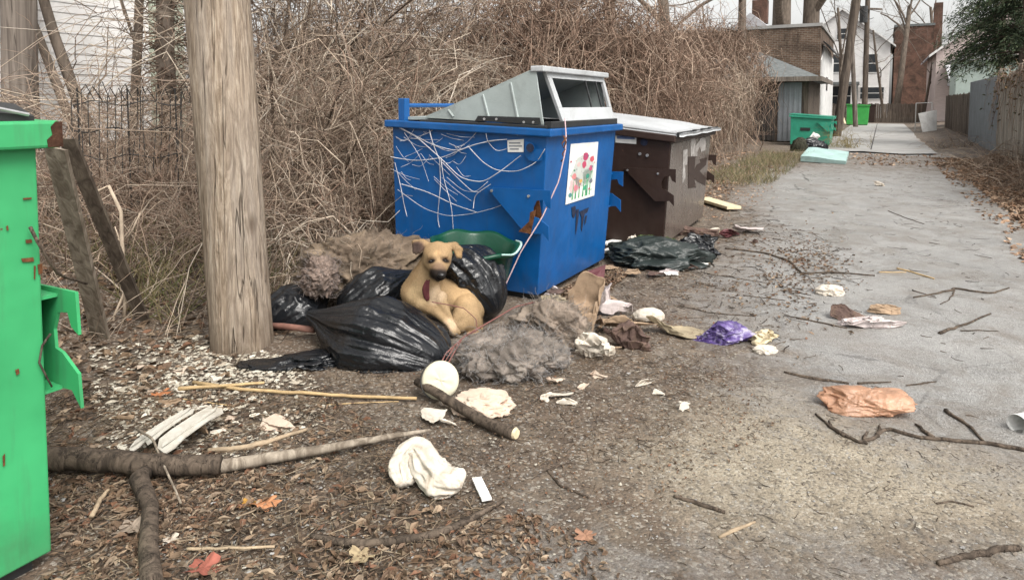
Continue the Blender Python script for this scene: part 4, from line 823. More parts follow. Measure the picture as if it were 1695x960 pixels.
# ---------------------------------------------------------------- rubbish
_ico={}
def ico(sub):
    if sub not in _ico:
        bm=bmesh.new(); bmesh.ops.create_icosphere(bm,subdivisions=sub,radius=1); bm.verts.ensure_lookup_table()
        _ico[sub]=(np.array([v.co[:] for v in bm.verts]),np.array([[v.index for v in f.verts] for f in bm.faces])); bm.free()
    return _ico[sub]
def rotz(v,a): c,s=math.cos(a),math.sin(a); return np.c_[v[:,0]*c-v[:,1]*s,v[:,0]*s+v[:,1]*c,v[:,2]]
def lump(c,r,seed,fold=.25,freq=1.6,low=.3,lowf=.9,rot=0.,sub=6,floor=True,tint=None,sharp=1.,fine=.0,nf=0,iso=False):
    v,f=ico(sub); q=(v*np.asarray(r,float)/max(r)*1.25 if iso else v)+seed*3.7
    q=q+.35*np.c_[vn(q*1.3,seed),vn(q*1.3,seed+1),vn(q*1.3,seed+2)]
    k=1+low*fbm(q*lowf,seed,2)+fold*(ridged(q*freq,seed+5,3))+fine*fbm(q*9,seed+8,3)
    p=v*k[:,None]
    if nf:
        R=np.random.default_rng(seed+100)
        for _ in range(nf):
            n=R.normal(size=3)*np.array([1,1,.8]); n/=np.linalg.norm(n); s=p@n; cq=np.quantile(s,R.uniform(.55,.86)); p=p-R.uniform(1.15,1.75)*np.maximum(s-cq,0)[:,None]*n; p=p-p.mean(0)
        p=p*(1+.05*ridged(q*2.6,seed+40,3))[:,None]
        lo_=np.quantile(p,.01,axis=0); hi_=np.quantile(p,.99,axis=0); p=(p-(lo_+hi_)/2)/(hi_-lo_)*2
    p=p*np.asarray(r,float); p=rotz(p,rot)
    p=p+np.asarray(c,float)
    if floor:
        g=height(p)+.002; g=np.maximum(g,.006); p[:,2]=np.where(p[:,2]<g+.004,g+ (p[:,2]-g)*.02,p[:,2]); p[:,2]=np.maximum(p[:,2],g-.002)
    return p,f
def folded(w,dp,h,seed,nf=7,N=64,wr=.03):
    R=np.random.default_rng(seed); g=np.linspace(-1,1,N); U,Vv=np.meshgrid(g,g); u,v=U.ravel(),Vv.ravel()
    x=u*np.sqrt(1-v*v/2); y=v*np.sqrt(1-u*u/2); an=np.arctan2(y,x); k=1+.38*vn(np.c_[np.cos(an)*1.4,np.sin(an)*1.4,0*an+seed],3)+.12*vn(np.c_[np.cos(an)*5,np.sin(an)*5,0*an+seed],4)
    p=np.c_[x*k*1.5,y*k*1.2,.22*vn(np.c_[x*1.2,y*1.2,0*x+seed],5)]
    for q in range(nf):
        n=R.normal(size=3)*np.array([1,1,.75]); n/=np.linalg.norm(n); s=p@n; c=np.quantile(s,R.uniform(.45,.85)); over=np.maximum(s-c,0)
        p=p-R.uniform(1.1,1.7)*over[:,None]*n; p=p-p.mean(0)
    p=p+wr*np.c_[ridged(np.c_[x*3,y*3,0*x+seed],6),ridged(np.c_[x*3,y*3,0*x+seed+9],7),1.6*ridged(np.c_[x*3.5,y*3.5,0*x+seed+5],8)]
    P3=p.reshape(N,N,3)
    for _ in range(1): P3[1:-1,1:-1]=(P3[1:-1,1:-1]*4+P3[:-2,1:-1]+P3[2:,1:-1]+P3[1:-1,:-2]+P3[1:-1,2:])/8
    p=P3.reshape(-1,3); lo_=np.quantile(p,.04,axis=0); hi_=np.quantile(p,.96,axis=0); p=(p-(lo_+hi_)/2)/(hi_-lo_)*np.array([w,dp,h]); p[:,2]-=p[:,2].min()
    i=(np.arange(N-1)[:,None]*N+np.arange(N-1)).ravel(); return p,np.c_[i,i+1,i+N+1,i+N]
def cloth_scrap(name,label,cat,px,py,w,dp,h,mat,seed,nf=7,rot=0.,group=None,base=None,wr=.03):
    p,Q=folded(w,dp,h,seed,nf,wr=wr); p=rotz(p,rot); g=G(px,py,0.) if base is None else np.array(base,float); c=g+np.array([0,dp*.45,0]); c[2]+=max(hz(c[0],c[1]),.0)+.004
    mb=MB(); mb.add(p+c,Q); o=mb.build(name,mat,smooth=True); m=o.modifiers.new('cloth_thickness','SOLIDIFY'); m.thickness=.003; return tag(o,label,cat,group)
def scrap(name,label,cat,px,py,w,dp,h,mat,seed,fold=.35,low=.45,freq=1.7,rot=0.,zoff=0.,group=None,sub=5,parent=None,base=None,nf=0,fine=0.):
    """crumpled cloth or paper: w, dp, h full sizes in metres; (px,py) is where its front foot meets the ground"""
    g=G(px,py,0.) if base is None else np.array(base,float); c=g+np.array([0,dp*.45,h*.32+zoff]) ; zb=max(hz(c[0],c[1]),0)
    c[2]+=zb
    p,f=lump(c,(w*.5,dp*.5,h*.62),seed,fold,freq,low,1.0,rot,sub,nf=nf,fine=fine)
    mb=MB(); mb.add(p,f); o=mb.build(name,mat,parent,smooth=True)
    if parent is None: tag(o,label,cat,group)
    return o
def bag(name,label,neck,end,R,mat,seed,squash=.8,pleat=.16,nfr=3.2,crump=.08,ns=110,nt=170,bend=None,prof=.55,parent=None,group=None):
    neck=np.asarray(neck,float); end=np.asarray(end,float); ax=end-neck; L=np.linalg.norm(ax); ax/=L; n=unit(np.cross((0,0,1),ax)); b=np.cross(ax,n)
    s=np.linspace(0,1,ns); th=np.linspace(0,2*PI,nt,endpoint=False); Sg,Tg=np.meshgrid(s,th,indexing='ij'); Sg=Sg.ravel(); Tg=Tg.ravel()
    r=np.where(Sg<prof,.10+.90*sstep(-.05,prof,Sg),np.sqrt(np.clip(1-((Sg-prof)/(1-prof))**2,0,1)))
    tw=Tg+.5*Sg*(1+.4*vn(np.c_[np.cos(Tg),np.sin(Tg),Sg*2],seed+9))
    q=np.c_[np.cos(tw)*nfr,np.sin(tw)*nfr,Sg*1.3+seed]
    pl=ridged(q,seed,3); q2=np.c_[np.cos(Tg)*1.6,np.sin(Tg)*1.6,Sg*3.2+seed*2]
    k=1+pleat*pl*(1.1-.75*Sg)+crump*1.6*ridged(q2*1.3,seed+3,3)+.10*vn(q2*.6,seed+4)
    rr=R*r*k; p=neck+ax*(L*Sg)[:,None]+n*(rr*np.cos(Tg))[:,None]+b*(rr*np.sin(Tg)*squash)[:,None]
    if bend is not None: p=p+np.asarray(bend)*(np.sin(PI*Sg))[:,None]
    g=np.maximum(height(p),.0)+.003; p[:,2]=np.where(p[:,2]<g,g+(p[:,2]-g)*.01,p[:,2])
    i=np.arange(nt); j=(i+1)%nt; Q=np.concatenate([np.c_[a*nt+i,a*nt+j,(a+1)*nt+j,(a+1)*nt+i] for a in range(ns-1)])
    mb=MB(); mb.add(p,[Q]); o=mb.build(name,mat,parent,smooth=True)
    if parent is None: tag(o,label,'trash bag',group)
    return o
GB='black trash bags at the pole'
bag('trash_bag','large glossy black trash bag in front of the dog, neck gathered on its left',D(512,520,4.12),D(742,612,3.80),.275,M['bag'],3,squash=.84,pleat=.24,nfr=5.0,crump=.045,prof=.48,group=GB,bend=(0,0,.0))
bag('trash_bag','black trash bag wedged between the big pole and the glossy bag',D(545,480,4.75),D(438,552,4.35),.22,M['bag'],5,squash=.9,pleat=.08,nfr=2.4,group=GB)
bag('trash_bag','shiny black trash bag left of the dog, behind the largest one',D(690,450,4.75),D(560,520,4.45),.20,M['bag'],8,squash=.8,pleat=.16,group=GB)
bag('trash_bag','crumpled black bag under the front paws of the dog',D(640,530,4.2),D(742,590,3.98),.13,M['bag'],12,squash=.85,pleat=.16,crump=.15,group=GB)
# flat torn pieces of black plastic at the pole foot
scrap('plastic_scrap','flat torn piece of black plastic at the foot of the big pole','plastic scrap',445,614,.30,.15,.03,M['bag'],4,fold=.5,low=.5)
scrap('plastic_scrap','flat black plastic flap sticking out left of the largest trash bag','plastic scrap',510,610,.30,.2,.05,M['bag'],14,fold=.5,low=.5)
pp=thing('rusty_pipe','rusty red brown pipe poking out from behind the big pole','pipe',D(436,540,4.25)); mb=MB(); mb.tube([D(425,538,4.32),D(470,540,4.22),D(520,546,4.1)],.020,10); mb.build('tube',simple('rust_red',(.17,.085,.065),.7,.3,12,.4,50,.3),pp,smooth=True)
# fluffy heaps
def fluff(name,label,c,r,seed,nh,pal,rot=0.,hl=(.02,.05)):
    root=thing(name,label,'stuffing heap',[c[0],c[1],max(hz(c[0],c[1]),0)])
    p,f=lump(c,r,seed,.05,1.6,.42,1.9,rot,6,fine=.24,iso=True); cc=.55+.75*np.clip(fbm(p*7,seed+20,4)+.35,0,1.2); tint=np.array(pal)[0]
    mb=MB(); cv=cc[:,None]*np.where(fbm(p*4,seed+30,3)[:,None]>.12,np.array(pal)[1],np.array(pal)[0]); mb.add(p,f,cv); mb.build('stuffing',M['greyfluff'],root,smooth=True)
    i=rng.integers(0,len(p),nh); K=5; d=unit_rows(p[i]-np.array(c)*[1,1,.5])+rng.normal(size=(nh,3))*.7; Lh=rng.uniform(*hl,nh); u=np.linspace(0,1,K)
    h=p[i][:,None,:]+d[:,None,:]*(Lh[:,None]*u*.6)[...,None]+np.cumsum(rng.normal(size=(nh,K,3))*.014,axis=1)
    h[...,2]=np.maximum(h[...,2],.004); mb=MB(); mb.twigs(h,np.full(nh,.0013),np.full(nh,.0006),.42*cols(nh,np.array(pal),.2)); mb.build('loose_fibres',M['twig'],root,smooth=True)['kind']='stuff'
    return root
GREY=[(.92,.88,.86),(1.05,1.02,1.0)]; BRN=[(.80,.68,.55),(.66,.56,.47)]
cg=G(838,640); fluff('stuffing_heap','grey matted stuffing heap right of the largest trash bag',[cg[0]+.03,cg[1]+.27,.055],(.31,.24,.125),2,1500,GREY,.1)
cg=G(815,560); fluff('stuffing_heap','smaller brownish grey stuffing heap behind the grey one, against the dog',[D(885,545,4.15)[0]+.09,4.14,.09],(.24,.22,.15),6,900,[(.78,.70,.64),(.98,.9,.82)],.3)
fluff('stuffing_heap','brown fluffy stuffing heap piled behind the trash bags',[D(600,440,5.0)[0],5.0,.24],(.46,.32,.26),9,1500,BRN,.2)
fluff('stuffing_heap','small grey brown tuft lying over the bag next to the big pole',[D(530,480,4.45)[0],4.47,.33],(.11,.12,.13),13,350,[(.85,.72,.68),(.78,.68,.64)],.1)
# green tub and the black bag hanging out of it
tub=thing('green_tub','round green plastic tub tipped behind the dog with rubbish in it','tub',[-.30,4.86,0]); nt=72; V=[]
tc=np.array([-.32,4.86,0]); tn=unit([.10,-.10,1]); tx=unit(np.cross((0,1,0),tn)); ty=np.cross(tn,tx); an=np.linspace(0,2*PI,nt,endpoint=False)
prof=[(.22,.0),(.24,.12),(.27,.30),(.295,.46),(.318,.465),(.325,.49),(.31,.50),(.285,.475),(.255,.28),(.22,.06),(.0,.05)]
for r,z in prof:
    wob=1+.035*np.sin(an*2+.7)+.02*np.sin(an*5); V.append(tc+tn*z+(r*wob)[:,None]*(np.cos(an)[:,None]*tx+np.sin(an)[:,None]*ty)+tn*(.012*np.sin(an*6+1)*(z>.4))[:,None])
i=np.arange(nt); j=(i+1)%nt; Q=np.concatenate([np.c_[k*nt+i,k*nt+j,(k+1)*nt+j,(k+1)*nt+i] for k in range(len(prof)-1)]); mb=MB(); mb.add(np.concatenate(V),Q); mb.build('shell',M['binlime'],tub,smooth=True)
mb=MB(); rim=[tc+tn*.495+.328*(1+.035*math.sin(a*2+.7)+.02*math.sin(a*5))*(math.cos(a)*tx+math.sin(a)*ty)+tn*.012*math.sin(a*6+1) for a in np.linspace(-.9,.5,24)]; mb.tube(rim,[.006,.011],8); mb.build('worn_rim',simple('worn_pale_plastic',(.35,.5,.47),.5),tub,smooth=True)
bag('trash_bag','dull black bag spilling out of the green tub behind the dog',D(738,408,4.74),D(824,520,4.48),.205,M['bag'],17,squash=.75,pleat=.22,nfr=2.6,crump=.12,group=GB,prof=.4,bend=(.03,0,.05))
scrap('white_scrap','white plastic strip on the black bag inside the green tub','plastic scrap',0,0,.10,.05,.03,M['white_rag'],22,base=D(778,418,4.62)-np.array([0,0,.0]))
# ---------------------------------------------------------------- rags, paper, packets
R_='rags and paper scraps on the ground'
def sc(label,px,py,w,dp,h,mat,seed,cat='rag',name='crumpled_rag',lump_=False,sheet=False,nf=6,wr=.035,rot=0.,base=None,group=None,**k):
    if lump_ or not sheet: return scrap(name,label,cat,px,py,w,dp,h,M[mat],seed,rot=rot,base=base,group=group,nf=0 if lump_ else nf,**{**k,'sub':6})
    return cloth_scrap(name,label,cat,px,py,w,dp,h,M[mat],seed,nf,rot,group,base,wr)
def rolled_rag(name,label,pts,rad,mat,seed,flat=.75):
    mb=MB(); P_=np.array(pts,float); t=np.linspace(0,len(P_)-1,60); path=np.c_[[np.interp(t,range(len(P_)),P_[:,a]) for a in range(3)]].T
    for _ in range(6): path[1:-1]=(path[:-2]+2*path[1:-1]+path[2:])/4
    mb.tube(path,rad,72); V=mb.v[0]; c=np.repeat(path,72,axis=0); d=V-c; an=np.tile(np.linspace(0,2*PI,72,endpoint=False),60); sl_=np.repeat(np.linspace(0,1,60),72)
    k=.95+.42*ridged(np.c_[np.cos(an)*1.9,np.sin(an)*1.9,sl_*4.5+seed],seed,3)+.55*vn(np.c_[np.cos(an)*.8,np.sin(an)*.8,sl_*5+seed],seed+3)+.12*ridged(V*34,seed+6,2); d=d*k[:,None]*np.array([1,1,flat]); V=c+d
    g=np.maximum(height(V),.004); V[:,2]=np.where(V[:,2]<g,g+(V[:,2]-g)*.03,V[:,2]); mb.v[0]=V; o=mb.build(name,mat,smooth=True); return tag(o,label,'rag')
rolled_rag('crumpled_rag','large crumpled white rag in the foreground dirt',[G(672,812)+[0,.0,.03],G(662,800)+[0,.03,.05],G(672,790)+[0,.03,.085],G(692,786)+[0,.02,.095],G(708,796)+[0,0,.06],G(725,806)+[0,0,.04],G(750,812)+[0,0,.035],G(762,812)+[0,0,.02]],[.030,.044,.040,.046,.054,.066,.064,.03],M['white_rag'],33)
sc('small torn white scrap lying below the round white lid',723,706,.14,.08,.035,'white_rag',33,fold=.5,sheet=True,nf=4)
sc('small cream paper scrap left of the foreground pole branch',455,713,.14,.12,.02,'foam',34,fold=.4,name='paper_scrap',cat='paper',sheet=True,nf=4)
sc('pinkish stained foam chunk beside the round white lid',800,690,.25,.16,.085,'foam',36,name='foam_chunk',cat='foam',lump_=True)
sc('white scrap between the two halves of the dirt patch right of the foam chunk',918,665,.14,.07,.02,'white_rag',37,fold=.5,sheet=True,nf=4)
sc('tiny white scrap right of the foam chunk',942,672,.075,.04,.02,'white_rag',38,fold=.5,sheet=True,nf=4)
sc('white torn rag standing up at the grey stuffing',985,598,.20,.12,.16,'white_rag',40,fold=.5,low=.6)
sc('smooth white wad lying on top of the brown paper pile',1075,534,.20,.12,.09,'white_rag',41,fold=.1,low=.2,lump_=True)
sc('pointed pinkish white cloth leaning at the corner of the blue dumpster',1018,524,.22,.16,.17,'pinkgrey',42,fold=.45,low=.6,sheet=True,nf=4)
sc('torn brown paper sack leaning up beside the blue dumpster corner',957,558,.33,.24,.24,'card',43,name='paper_sack',cat='paper sack',fold=.4,low=.6,sub=6,sheet=True,nf=4)
sc('orange brown wad of packing at the foot of the blue dumpster',925,518,.28,.18,.10,'tancloth',44,fold=.5,low=.5,name='packing_wad',cat='packing')
sc('flattened brown paper sack in the middle of the paper pile',1030,555,.34,.22,.10,'card',45,name='paper_sack',cat='paper sack',fold=.35,low=.5,sub=6,sheet=True,nf=4)
sc('grey brown paper wad with pale rim right of the white torn rag',1042,582,.26,.16,.15,'mauve',46,fold=.4,low=.5,name='paper_wad',cat='paper')
sc('olive tan cloth patch at the right end of the paper pile',1122,562,.30,.20,.09,'tancloth',47,fold=.3,low=.5,sub=6,sheet=True,nf=4)
sc('crumpled purple plastic packet on the dirt by the road edge',1203,572,.34,.21,.13,'purple',50,name='plastic_packet',cat='packet',fold=.45,low=.6,freq=2.3,nf=3)
sc('crumpled cream paper touching the purple packet',1272,573,.19,.12,.095,'cream',51,name='crumpled_paper',cat='paper',fold=.4)
sc('small white crumple in front of the cream paper',1271,588,.13,.08,.045,'white_rag',52,name='crumpled_paper',cat='paper',fold=.2,lump_=True)
sc('white crumpled wad alone on the road',1380,491,.21,.14,.075,'white_rag',54,name='crumpled_paper',cat='paper',fold=.25,low=.3,lump_=True)
sc('dark brown cloth on the road under the pale one',1415,532,.28,.20,.10,'mauve',56,fold=.5,low=.5)
sc('pale grey cloth strip draped over the dark brown cloth',1448,546,.36,.13,.085,'pinkgrey',57,fold=.5,low=.6,rot=.12)
sc('brown edged cloth roll at the right of the pale strip',1468,522,.24,.09,.07,'card',58,fold=.3)
sc('tiny white wad far down the road',1459,309,.22,.15,.10,'white_rag',60,name='crumpled_paper',cat='paper')
sc('translucent orange plastic bag lying on the road edge',1450,690,.37,.20,.105,'orange',61,name='orange_bag',cat='plastic bag',fold=.20,low=.55,freq=2.4,lump_=True,rot=-.12,fine=.05)
# white cup at the right frame edge
cup=thing('plastic_cup','white plastic cup lying at the right side of the road','cup',G(1693,718)); c=G(1693,718)+np.array([0,.04,.042]); mb=MB(); mb.tube([c+[-.02,-.03,0],c+[.085,.02,.0]],[.042,.033],20,cap=False); mb.tube([c+[-.021,-.0305,0],c+[-.015,-.0276,0]],[.045,.045],20,cap=False); mb.build('wall',M['label'],cup,smooth=True); mb=MB(); mb.tube([c+[.083,.019,0],c+[.086,.0205,0]],.033,20); mb.build('bottom',M['label'],cup)
# round white lid standing in the dirt
ld=thing('round_lid','round off-white plastic lid propped at the end of the broken branch','lid',G(728,664)); c=G(728,664)+np.array([0,.03,.097]); nrm=unit([.15,-1,.42]); mb=MB()
xx=unit(np.cross(nrm,(0,0,1))); yy=np.cross(xx,nrm); an=np.linspace(0,2*PI,48,endpoint=False); pr=[(.0,.012),(.06,.013),(.083,.010),(.094,.002),(.096,-.012),(.092,-.02),(.0,-.018)]
V=np.concatenate([c+nrm*z+r*(np.cos(an)[:,None]*xx+np.sin(an)[:,None]*yy)+nrm*(.004*vn(np.c_[np.cos(an)*2,np.sin(an)*2,an*0+r*30],3))[:,None] for r,z in pr]); i=np.arange(48); j=(i+1)%48
mb.add(V,np.concatenate([np.c_[k*48+i,k*48+j,(k+1)*48+j,(k+1)*48+i] for k in range(len(pr)-1)])); mb.build('disc',M['lidwhite'],ld,smooth=True)
mb=MB(); mb.tube([c+nrm*.004+.099*(math.cos(a)*xx+math.sin(a)*yy) for a in np.linspace(-1.0,1.2,20)],.004,6); mb.build('wire_loop',M['wire'],ld,smooth=True)
# white strip and broken white siding
st=thing('white_strip','narrow white broken strip right of the large white rag','strip',G(797,838)); mb=MB(); a_,b_=G(789,800),G(806,836)
for u0,u1 in ((0,.46),(.5,.78),(.82,1.)): q0=a_+(b_-a_)*u0;q1=a_+(b_-a_)*u1; q0[2]=q1[2]=.022; v_=unit(b_-a_); mb.box((q0+q1)/2,v_,np.cross((0,0,1),v_),(0,.1,1),(np.linalg.norm(q1-q0)/2,.019,.004))
mb.build('shard',M['label'],st)
sd=[((210,768),(306,710),.045),((258,772),(360,708),.10),((238,762),(318,716),.05)]
for k,((x0,y0),(x1,y1),w) in enumerate(sd):
    r=thing('siding_shard',['long thin splintered white siding strip beside the fallen log','widest splintered white siding board beside the fallen log','short splintered white siding piece between two longer ones'][k],'siding',G((x0+x1)/2,(y0+y1)/2)); a_=G(x0,y0)+np.array([0,0,.05+.01*k]); b_=G(x1,y1)+np.array([0,0,.075+.015*k]); v_=unit(b_-a_); s_=unit(np.cross((0,0,1),v_)); n_=np.cross(v_,s_); Lh=np.linalg.norm(b_-a_)
    ed=[(0,-.5),(.12,-.62),(.3,-.5),(.7,-.5),(.92,-.62),(1.03,-.2),(.96,.1),(1.04,.45),(.8,.5),(.4,.52),(.2,.5),(.06,.1)]
    mb=MB(); mb.prism([a_+v_*Lh*u+s_*w*q+n_*.01*math.sin(u*3) for u,q in ed],n_*.006); mb.prism([a_+v_*Lh*u+s_*w*q+n_*.016 for u,q in ((.05,-.2),(.9,-.25),(.98,-.1),(.1,-.05))],n_*.006); mb.build('board',M['shard'],r)
# pieces beside the brown dumpster
sc('heap of dark green netting and plastic in front of the brown dumpster',1090,446,.80,.50,.20,'tarp',70,name='dark_tarp',cat='tarp',fold=.45,low=.4,sub=6,lump_=True)
sc('curled black plastic sheet by the brown dumpster front',1165,428,.46,.40,.22,'bag',71,name='dark_tarp',cat='tarp',fold=.4,low=.5,sub=6)
sc('green tangled garland lying on the dark netting heap',1085,436,.40,.2,.16,'tarp',72,name='garland',cat='garland',fold=.5,base=G(1085,436)+np.array([0,.05,.06]),lump_=True).data.materials[0]=simple('garland_green',(.055,.075,.03),.9,.5,30,.9,60,.1)
sc('dark red scrap at the far front of the brown dumpster',1212,394,.28,.2,.10,'red',73,name='red_scrap',cat='scrap')
sc('grey pulp scrap before the far front of the brown dumpster',1150,392,.55,.3,.10,'mauve',74,name='pulp_scrap',cat='scrap')
sc('pinkish scrap right of the dark red one',1240,388,.25,.2,.05,'pinkgrey',75,name='pulp_scrap',cat='scrap',sheet=True,nf=4)
def slab(name,label,cat,a,b,w,th,mat,z=.0,tilt=0.):
    a=np.asarray(a,float)+[0,0,z+th/2]; b=np.asarray(b,float)+[0,0,z+th/2+tilt]; v=unit(b-a); s_=unit(np.cross((0,0,1),v)); r=thing(name,label,cat,[*(a+b)[:2]/2,0]); mb=MB(); mb.box((a+b)/2,v,s_,np.cross(v,s_),(np.linalg.norm(b-a)/2,w/2,th/2)); mb.build('board',M[mat],r,bevel=.002); return r
slab('wood_board','pale wooden board sticking out past the brown dumpster','board',G(1163,334),G(1215,350),.22,.04,'cream',.03,.0)
slab('wood_lath','white slat lying in front of the dark netting heap','slat',G(1074,455),G(1122,455),.04,.02,'label')
slab('wood_lath','white slat right of the dark netting heap','slat',G(1138,437),G(1172,440),.05,.02,'label')
slab('wood_lath','white pole slat leaning between the blue and brown dumpsters','slat',G(1000,428),G(1060,412),.05,.02,'label',.06,.05)
slab('wood_lath','short white slat tucked behind the blue dumpster corner','slat',G(998,412),G(1030,404),.10,.02,'label',.04)
sc('white wad on top of the netting heap',1050,412,.12,.1,.12,'white_rag',77,base=G(1050,418)+np.array([0,0,.06]))
rb=thing('red_board','faded dark red plastic sheet leaning at the foot of the blue dumpster','sheet',G(985,482)); mb=MB(); a_,b_=G(968,482),G(998,478); mb.prism([a_,b_,b_+[.05,.2,.15],a_+[.02,.2,.10]],(0,.012,.0)); mb.build('sheet',M['red'],rb,bevel=.002)
# mattress pad, bag and tyre by the teal dumpster
mt=thing('foam_pad','pale teal foam mattress pad lying on the road','mattress',G(1365,270)); q=[G(1325,268),G(1400,273),G(1405,256),G(1338,252)]; n=18; V=[]
for jv in range(n):
    for iu in range(n):
        u,v=iu/(n-1),jv/(n-1); p=(q[0]*(1-u)+q[1]*u)*(1-v)+(q[3]*(1-u)+q[2]*u)*v; V.append(p+np.array([0,0,.13+.02*math.sin(u*11)*math.sin(v*9)+.03*math.sin(u*4+1)-.10*((u-.5)**8+(v-.5)**8)*60*.2]))
V=np.array(V); i=(np.arange(n-1)[:,None]*n+np.arange(n-1)).ravel(); Q=np.c_[i,i+1,i+n+1,i+n]; nn=n*n; bd=np.r_[np.arange(n),np.arange(2*n-1,nn,n),np.arange(nn-2,nn-n-1,-1),np.arange(nn-2*n,0,-n)]; W=V.copy(); W[:,2]=.01
mb=MB(); mb.add(np.r_[V,W],[Q,np.array([[bd[k],bd[k]+nn,bd[(k+1)%len(bd)]+nn,bd[(k+1)%len(bd)]] for k in range(len(bd))])]); mb.build('pad',M['tealpad'],mt)
sc('black stuffed bag slumped before the teal dumpster',1352,251,.75,.5,.42,'bag',80,name='trash_bag',cat='trash bag',fold=.25,group=GB,lump_=True)
sc('white crumpled bag on top of the black one at the teal dumpster',1350,236,.40,.3,.30,'label',81,name='white_bag',cat='plastic bag',base=G(1350,246)+np.array([0,0,.25]))
sc('dark green brown clump left of the bags at the teal dumpster',1326,251,.45,.4,.42,'tancloth',82,name='weed_clump',cat='clump',lump_=True).data.materials[0]=simple('moss_dark',(.03,.03,.018),.9)
pl=thing('wood_plank','thin wooden plank leaning left of the far bright green dumpster','plank',G(1397,208)); mb=MB(); a_=G(1398,205); mb.prism([a_,a_+[.12,0,0],a_+[-.15,.5,1.5],a_+[-.27,.5,1.5]],(0,.05,0)); mb.build('board',M['cream'],pl)
# ---------------------------------------------------------------- branches and sticks on the ground
def stick(name,label,pts,r,mat='log',cat='branch',forks=(),z=0.,sides=8,wob=.006,group=None,knots=True,dz=None):
    w=[G(x,y)+np.array([0,0,r[0]*.8+z]) for x,y in pts]; w=np.array(w)
    if dz is not None: w[:,2]+=np.array(dz)
    def dens(w,k=6):
        t=np.arange(len(w)); tt=np.linspace(0,len(w)-1,(len(w)-1)*k+1); q=np.c_[[np.interp(tt,t,w[:,a]) for a in range(3)]].T
        for _ in range(2): q[1:-1]=(q[:-2]+2*q[1:-1]+q[2:])/4
        return q+wob*rng.normal(size=q.shape)*np.array([1,1,.4])*np.sin(np.linspace(0,PI,len(q)))[:,None]
    wob=min(wob,.012*np.linalg.norm(w[-1]-w[0])); root=thing(name,label,cat,[*w.mean(axis=0)[:2],0],group); q=dens(w); q[:,2]=np.maximum(q[:,2],r[-1]*.6+.004)
    mb=MB(); mb.tube(q,r,sides); o=mb.build('stem',M[mat],root,smooth=True)
    for fk in forks:
        f=np.array([G(x,y)+np.array([0,0,r[-1]+z]) for x,y in fk]); mb=MB(); mb.tube(dens(f,4),[r[-1]*1.1,r[-1]*.5],6); mb.build('side_twig',M[mat],root,smooth=True)
    return root
lg=stick('fallen_log','thick dark fallen log reaching from the green dumpster',[(40,790),(120,785),(200,792),(280,798),(365,795)],[.048,.044,.042,.036],sides=18,cat='log',wob=.004,z=.03)
mb=MB(); g0=G(243,806)+[0,0,.05]; mb.tube([g0+[-.01,.02,0],g0+[.005,-.06,.02],G(250,860)+[0,0,.05],G(246,920)+[0,0,.035],G(252,985)+[0,0,.03]],[.030,.034,.028,.030,.033],14); mb.build('side_limb',M['log'],lg,smooth=True)
stick('split_pole','long split grey pole tapering away from the fallen log',[(352,790),(450,774),(560,754),(650,737),(712,727)],[.028,.022,.015,.007],'plank',sides=8,cat='pole',wob=.002,z=.02)
bs=stick('broken_branch','broken branch with pale cut end lying below the round lid',[(690,655),(740,678),(800,708),(852,728)],[.020,.024,.026,.027],sides=12,wob=.003,z=.01,dz=[.05,.03,.0,.0])
e=G(852,728)+[0,0,.031]; v_=unit(G(852,728)-G(800,708)); mb=MB(); mb.tube([e,e+v_*.012],[.026,.022],12); mb.build('cut_end',M['cream'],bs)
stick('curved_branch','smooth curved branch in the foreground litter',[(515,893),(560,904),(640,905),(720,892),(780,865),(835,833)],[.009,.014,.014,.013,.006],sides=8,wob=.002,z=.008)
stick('reed_stalk','longest yellow reed stalk before the trash bags',[(320,638),(400,650),(500,656),(600,662),(690,665)],[.010,.009,.008],'straw','reed',sides=6,wob=.002,z=.01,group='dry reed stalks')
stick('reed_stalk','shorter yellow reed crossing the end of the longest stalk',[(295,652),(360,648),(438,642)],[.011,.007],'straw','reed',sides=6,wob=.002,z=.02,group='dry reed stalks')
stick('reed_stalk','thin pale reed beneath the longest stalk',[(540,672),(600,668),(660,666)],[.004,.003],'straw','reed',sides=5,wob=.001,group='dry reed stalks')
stick('reed_stalk','short straw angled below the left reed end',[(262,668),(300,662),(385,674)],[.005,.004],'straw','reed',sides=5,wob=.002,group='dry reed stalks')
stick('dry_branch','yellowish dry branch left of the split pole tip',[(345,752),(400,748),(450,735),(508,717)],[.010,.013,.007],'palewood',sides=7,wob=.004,z=.01)
stick('thin_stick','pale thin stick in the bottom leaf litter',[(310,915),(380,914),(455,911)],[.006,.005],'palewood','stick',sides=5,wob=.002,z=.01)
stick('thin_stick','slim grey stick leaning over the fallen log',[(228,745),(255,775),(300,848)],[.006,.004],'plank','stick',sides=5,wob=.002,z=.03,dz=[.06,.09,.0])
stick('thin_stick','short reddish stick below the fallen log',[(152,862),(165,835),(180,818)],[.010,.007],'palewood','stick',sides=6,wob=.002,z=.01)
RB='branches lying on the road'
def rb(label,pts,r,forks=(),mat='log'): stick('fallen_twig',label,pts,r,mat,'twig',forks,sides=6,wob=.006,group=RB)
rb('long dark branch crossing from the brown dumpster onto the road',[(1200,413),(1265,420),(1310,435),(1325,455),(1380,452),(1448,458)],[.012,.010,.006],[[(1325,455),(1345,462),(1375,458)]])
rb('zigzag dark twig above the yellow stick on the right',[(1512,494),(1558,486),(1580,479),(1640,488),(1670,478)],[.006,.011,.006],[[(1510,482),(1548,492)],[(1580,482),(1572,498),(1556,505)]])
rb('straight dark twig pair on the right of the road',[(1555,554),(1590,541),(1640,521)],[.012,.005],[[(1590,549),(1652,549)]])
rb('yellow stick lying on the road',[(1485,446),(1510,452),(1546,463)],[.010,.007],[[(1455,452),(1500,452)]],'straw')
rb('dark twig left of the crumpled cloths',[(1318,528),(1350,534),(1402,545)],[.008,.005])
